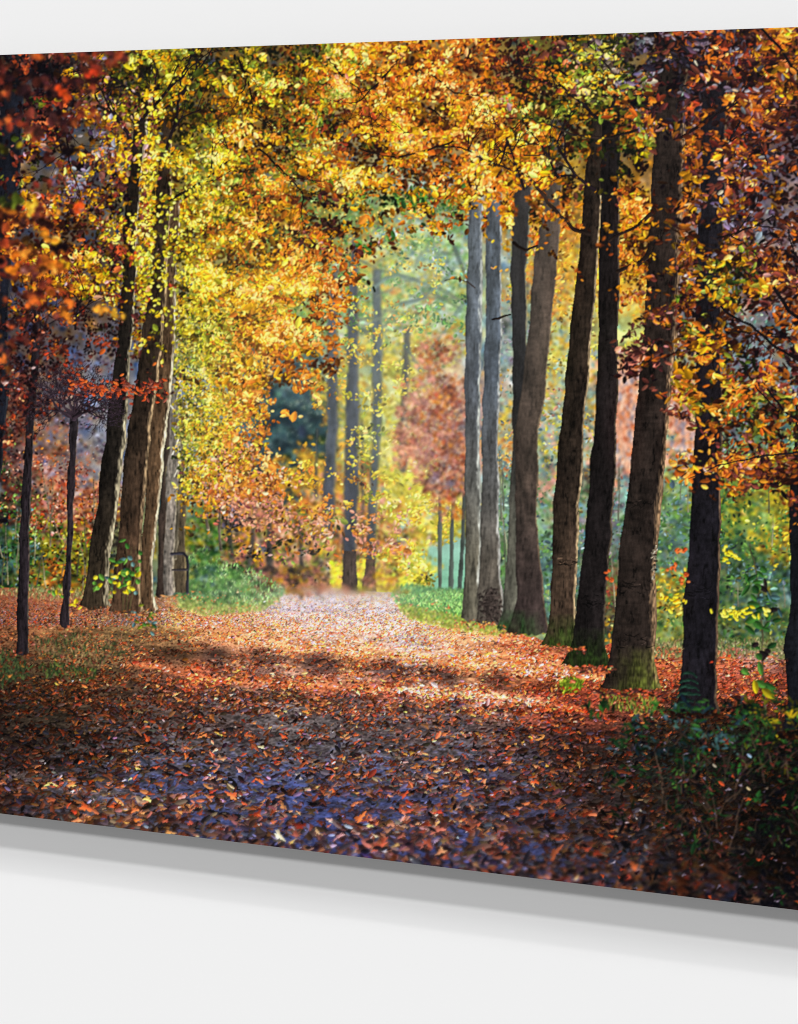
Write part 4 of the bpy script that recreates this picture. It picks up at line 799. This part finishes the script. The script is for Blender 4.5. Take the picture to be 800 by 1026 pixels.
LAMPS = [('lamp', .30, -.2, .105, 3.0), ('lamp', .64, .15, .23, 5.0), ('lamp', 1.30, -.1, .20, 3.0), ('lamp', 1.80, .1, .13, 12.0), ('lamp', 2.0, .1, .06, 1.5)]  # first is an added frontal fill; its shadow stays hidden behind the print
STUFF = {'background_woodland', 'leaf_litter', 'dark_undergrowth', 'grass_verge', 'grass_tuft', 'ivy_bank', 'golden_thicket'}
PART_LABEL = {
 ('tree', 0): 'dark trunk cut by the left edge of the picture, with blurred orange leaves', ('tree', 16): 'thin young tree with russet crown nearest the left edge',
 ('tree', 17): 'thin young tree with fanned twigs beside the leaning trunks', ('tree', 10): 'leaning dark tree, first of the left group, with pale lit edge',
 ('tree', 11): 'leaning brown tree, middle of the left group', ('tree', 12): 'leaning tree with the brightest lit edge in the left group',
 ('tree', 13): 'very thin dark trunk behind the left group', ('tree', 14): 'pale grey trunk behind the left group', ('tree', 15): 'brown trunk beside the pipe railing',
 ('tree', 1): 'blue grey trunk farthest along the right row', ('tree', 2): 'grey trunk with a dark burr at its foot', ('tree', 3): 'dark trunk half hidden behind its neighbour',
 ('tree', 4): 'leaning purple brown trunk with mossy foot', ('tree', 5): 'curved brown trunk with golden lit edge', ('tree', 6): 'black trunk with flared mossy foot',
 ('tree', 7): 'thickest trunk with ringed bark and mossy foot', ('tree', 8): 'straight dark trunk with a fern at its foot', ('tree', 9): 'dark trunk at the right edge of the view',
 ('rose_leaved_tree', 0): 'small rose coloured tree behind the slender saplings', ('evergreen_tree', 0): 'dark teal evergreen in the hazy distance',
 ('grass_verge', 0): 'green bank on the left of the way', ('grass_verge', 1): 'green bank on the right of the way',
}
# ---------------------------------------------------------------- the place: a wall and the print that hangs on it
import bpy
sc = bpy.context.scene
col = sc.collection
F_PX = 2000.0                            # focal length in picture units
CX, CYH = 400.0, 225.0
PANEL_X0, PANEL_X1 = -0.090, 0.926       # 40 x 30 inch print
PANEL_Z0, PANEL_Z1 = 1.10, 1.86
DEPTH = 0.036                            # print face to wall
YAW = math.asin(.3552)
CAM = (0.4*.9348+2*.3552, -DEPTH+0.4*.3552-2*.9348, PANEL_Z0+.59)

def mat(name, **k):
    m = bpy.data.materials.new(name); m.use_nodes = True
    b = m.node_tree.nodes['Principled BSDF']
    for a, v in k.items(): b.inputs[a.replace('_', ' ')].default_value = v
    return m, m.node_tree, b

def box_mesh(name, x0, x1, y0, y1, z0, z1, m, parent=None, bev=0.0):
    v = [(x, y, z) for x in (x0, x1) for y in (y0, y1) for z in (z0, z1)]
    f = [(0,1,3,2),(4,6,7,5),(0,4,5,1),(2,3,7,6),(0,2,6,4),(1,5,7,3)]
    me = bpy.data.meshes.new(name); me.from_pydata(v, [], f); me.materials.append(m)
    o = bpy.data.objects.new(name, me); col.objects.link(o)
    if parent: o.parent = parent
    if bev:
        b = o.modifiers.new('bevel', 'BEVEL'); b.width = bev; b.segments = 2
    return o

# wall: matt white paint with a faint roller texture
mw, nt, b = mat('wall_paint', Base_Color=(.855, .855, .855, 1), Roughness=.9)
b.inputs['Specular IOR Level'].default_value = .1
nz = nt.nodes.new('ShaderNodeTexNoise'); nz.inputs['Scale'].default_value = 900; nz.inputs['Detail'].default_value = 3
bp = nt.nodes.new('ShaderNodeBump'); bp.inputs['Strength'].default_value = .04; bp.inputs['Distance'].default_value = .0004
tcn = nt.nodes.new('ShaderNodeTexCoord'); nt.links.new(tcn.outputs['Object'], nz.inputs['Vector'])
nt.links.new(nz.outputs['Fac'], bp.inputs['Height']); nt.links.new(bp.outputs['Normal'], b.inputs['Normal'])
wall = box_mesh('wall', -4, 5, 0, .12, -1.5, 4.5, mw)
wall['kind'] = 'structure'; wall['label'] = 'plain white painted wall behind the print'

root = bpy.data.objects.new('wall_print', None); col.objects.link(root)
root.location = ((PANEL_X0+PANEL_X1)/2, -DEPTH, PANEL_Z0); root.empty_display_size = .1
root['label'] = 'frameless glossy print of a sunlit autumn avenue, mounted on the white wall'
root['category'] = 'wall art'
bpy.context.view_layer.update()
OX, OY, OZ = root.location

me_, nt, b = mat('board_edge', Base_Color=(.05, .045, .045, 1), Roughness=.5)
board = box_mesh('backing_board', PANEL_X0-OX, PANEL_X1-OX, .0004, .006, 0, PANEL_Z1-PANEL_Z0, me_, root)
mf_, nt, b = mat('raw_timber', Base_Color=(.45, .33, .2, 1), Roughness=.7)
ix0, ix1, iz0, iz1 = PANEL_X0-OX+.12, PANEL_X1-OX-.12, .12, PANEL_Z1-PANEL_Z0-.12
for k, q in enumerate([(ix0, ix1, iz0, iz0+.03), (ix0, ix1, iz1-.03, iz1), (ix0, ix0+.03, iz0+.03, iz1-.03), (ix1-.03, ix1, iz0+.03, iz1-.03)]):
    box_mesh('mounting_batten', q[0], q[1], .0062, DEPTH-.0005, q[2], q[3], mf_, root)

# printed face: one regular grid of the sheet, cut along what is pictured
mp, nt, b = mat('printed_ink', Roughness=.38)
b.inputs['Specular IOR Level'].default_value = .09
at_ = nt.nodes.new('ShaderNodeVertexColor'); at_.layer_name = 'ink'
nt.links.new(at_.outputs['Color'], b.inputs['Base Color'])

STEP = .00078
nx = int(round((PANEL_X1-PANEL_X0)/STEP))+1; nz_ = int(round((PANEL_Z1-PANEL_Z0)/STEP))+1
gx = np.linspace(PANEL_X0, PANEL_X1, nx); gz = np.linspace(PANEL_Z0, PANEL_Z1, nz_)
def layout_of(X, Z):
    """where a point of the sheet lies in the layout of the picture"""
    rt = -0.4+.9348*X; fw = 2-.3552*X
    return CX+F_PX*rt/fw, CYH-F_PX*(Z-CAM[2])/fw
GX, GZ = np.meshgrid(gx, gz)
lx, ly = layout_of(GX, GZ)
fx = np.clip((lx-X0)*S-.5, 0, W-1.01); fy = np.clip((ly-Y0)*S-.5, 0, H-1.01)
ix = fx.astype(int); iy = fy.astype(int); tx = (fx-ix)[..., None]; ty = (fy-iy)[..., None]
lin = ((img/255)**2.2).astype(F)          # averages in light, not in code values
lin = lin*.75+box(box(lin, 1, 0), 1, 1)*.25
c = (lin[iy, ix]*(1-tx)+lin[iy, ix+1]*tx)*(1-ty)+(lin[iy+1, ix]*(1-tx)+lin[iy+1, ix+1]*tx)*ty
c = np.clip(c, 0, 1)**(1/2.2)
c = np.where(c <= .04045, c/12.92, ((c+.055)/1.055)**2.4)
c = np.clip(c*.985-.0018, .0008, .92)
lx2, ly2 = layout_of((GX[:-1, :-1]+GX[1:, 1:])/2, (GZ[:-1, :-1]+GZ[1:, 1:])/2)
qid = ids[np.clip(((ly2-Y0)*S).astype(int), 0, H-1), np.clip(((lx2-X0)*S).astype(int), 0, W-1)]
VCO = np.stack([GX-OX, np.zeros_like(GX), GZ-OZ], -1).reshape(-1, 3).astype(np.float32)
VCL = np.concatenate([c, np.ones(c.shape[:2]+(1,))], -1).reshape(-1, 4).astype(np.float32)

def sheet(name, mask, parent):
    r, q = np.nonzero(mask)
    a = r*nx+q
    quads = np.stack([a, a+1, a+nx+1, a+nx], 1)
    u, inv = np.unique(quads.ravel(), return_inverse=True)
    me = bpy.data.meshes.new(name)
    me.vertices.add(len(u)); me.vertices.foreach_set('co', VCO[u].ravel())
    n = len(quads)
    me.loops.add(n*4); me.loops.foreach_set('vertex_index', inv.ravel().astype(np.int32))
    me.polygons.add(n); me.polygons.foreach_set('loop_start', np.arange(0, n*4, 4, dtype=np.int32))
    try: me.polygons.foreach_set('loop_total', np.full(n, 4, dtype=np.int32))
    except Exception: pass
    ca = me.color_attributes.new('ink', 'FLOAT_COLOR', 'POINT'); ca.data.foreach_set('color', VCL[u].ravel())
    me.materials.append(mp); me.update(calc_edges=True)
    o = bpy.data.objects.new(name, me); col.objects.link(o); o.parent = parent
    return o

inv_ids = {v: k for k, v in IDS.items()}
holders = {}
for v in sorted(inv_ids, reverse=True):
    k = inv_ids[v]; m = qid == v
    if m.sum() < 6: qid_left = m; qid = np.where(m, ident('background_woodland', ''), qid); continue
    name, sub, num = k[0], k[1], (k[2] if len(k) > 2 else 0)
    if sub:
        h = holders.get((name, num))
        if h is None:
            h = bpy.data.objects.new(name, None); col.objects.link(h); h.parent = root; h.empty_display_size = .02
            holders[(name, num)] = h
            if (name, num) in PART_LABEL: h['label'] = PART_LABEL[(name, num)]
        o = sheet(sub, m, h)
    else:
        o = sheet(name, m, root)
        if (name, num) in PART_LABEL: o['label'] = PART_LABEL[(name, num)]
        if name in STUFF: o['kind'] = 'stuff'
print('mesh', time.time()-T0)

# ---------------------------------------------------------------- light: even white surroundings, studio lamps from above, an added frontal fill
w = bpy.data.worlds.new('World'); sc.world = w; w.use_nodes = True
bgn = w.node_tree.nodes['Background']; bgn.inputs[0].default_value = (1, 1, 1, 1); bgn.inputs[1].default_value = AMB
from mathutils import Vector
for nme, tv, th, val, ang in LAMPS:
    l = bpy.data.lights.new(nme, 'SUN'); l.angle = math.radians(ang)
    d = Vector((th, 1, -tv)); l.energy = val*math.pi/.855*d.length
    o = bpy.data.objects.new(nme, l); col.objects.link(o); o.rotation_euler = d.to_track_quat('-Z', 'Y').to_euler(); o.location = Vector((.4, 0, 1.5))-d*2.5

cam = bpy.data.cameras.new('camera'); co = bpy.data.objects.new('camera', cam); col.objects.link(co)
co.location = CAM; co.rotation_euler = (math.pi/2, 0, YAW)
cam.sensor_fit = 'AUTO'; cam.sensor_width = 36; cam.lens = F_PX/1026*36
cam.shift_x = 0; cam.shift_y = -(513-CYH)/1026
cam.clip_start = .05; cam.clip_end = 60
sc.camera = co
sc.render.film_transparent = False
sc.view_settings.view_transform = 'Standard'; sc.view_settings.look = 'None'; sc.view_settings.exposure = 0; sc.view_settings.gamma = 1
sc.cycles.max_bounces = 6
sc.cycles.filter_width = 1.05
try: sc.cycles.pixel_filter_type = 'BLACKMAN_HARRIS'
except Exception: pass
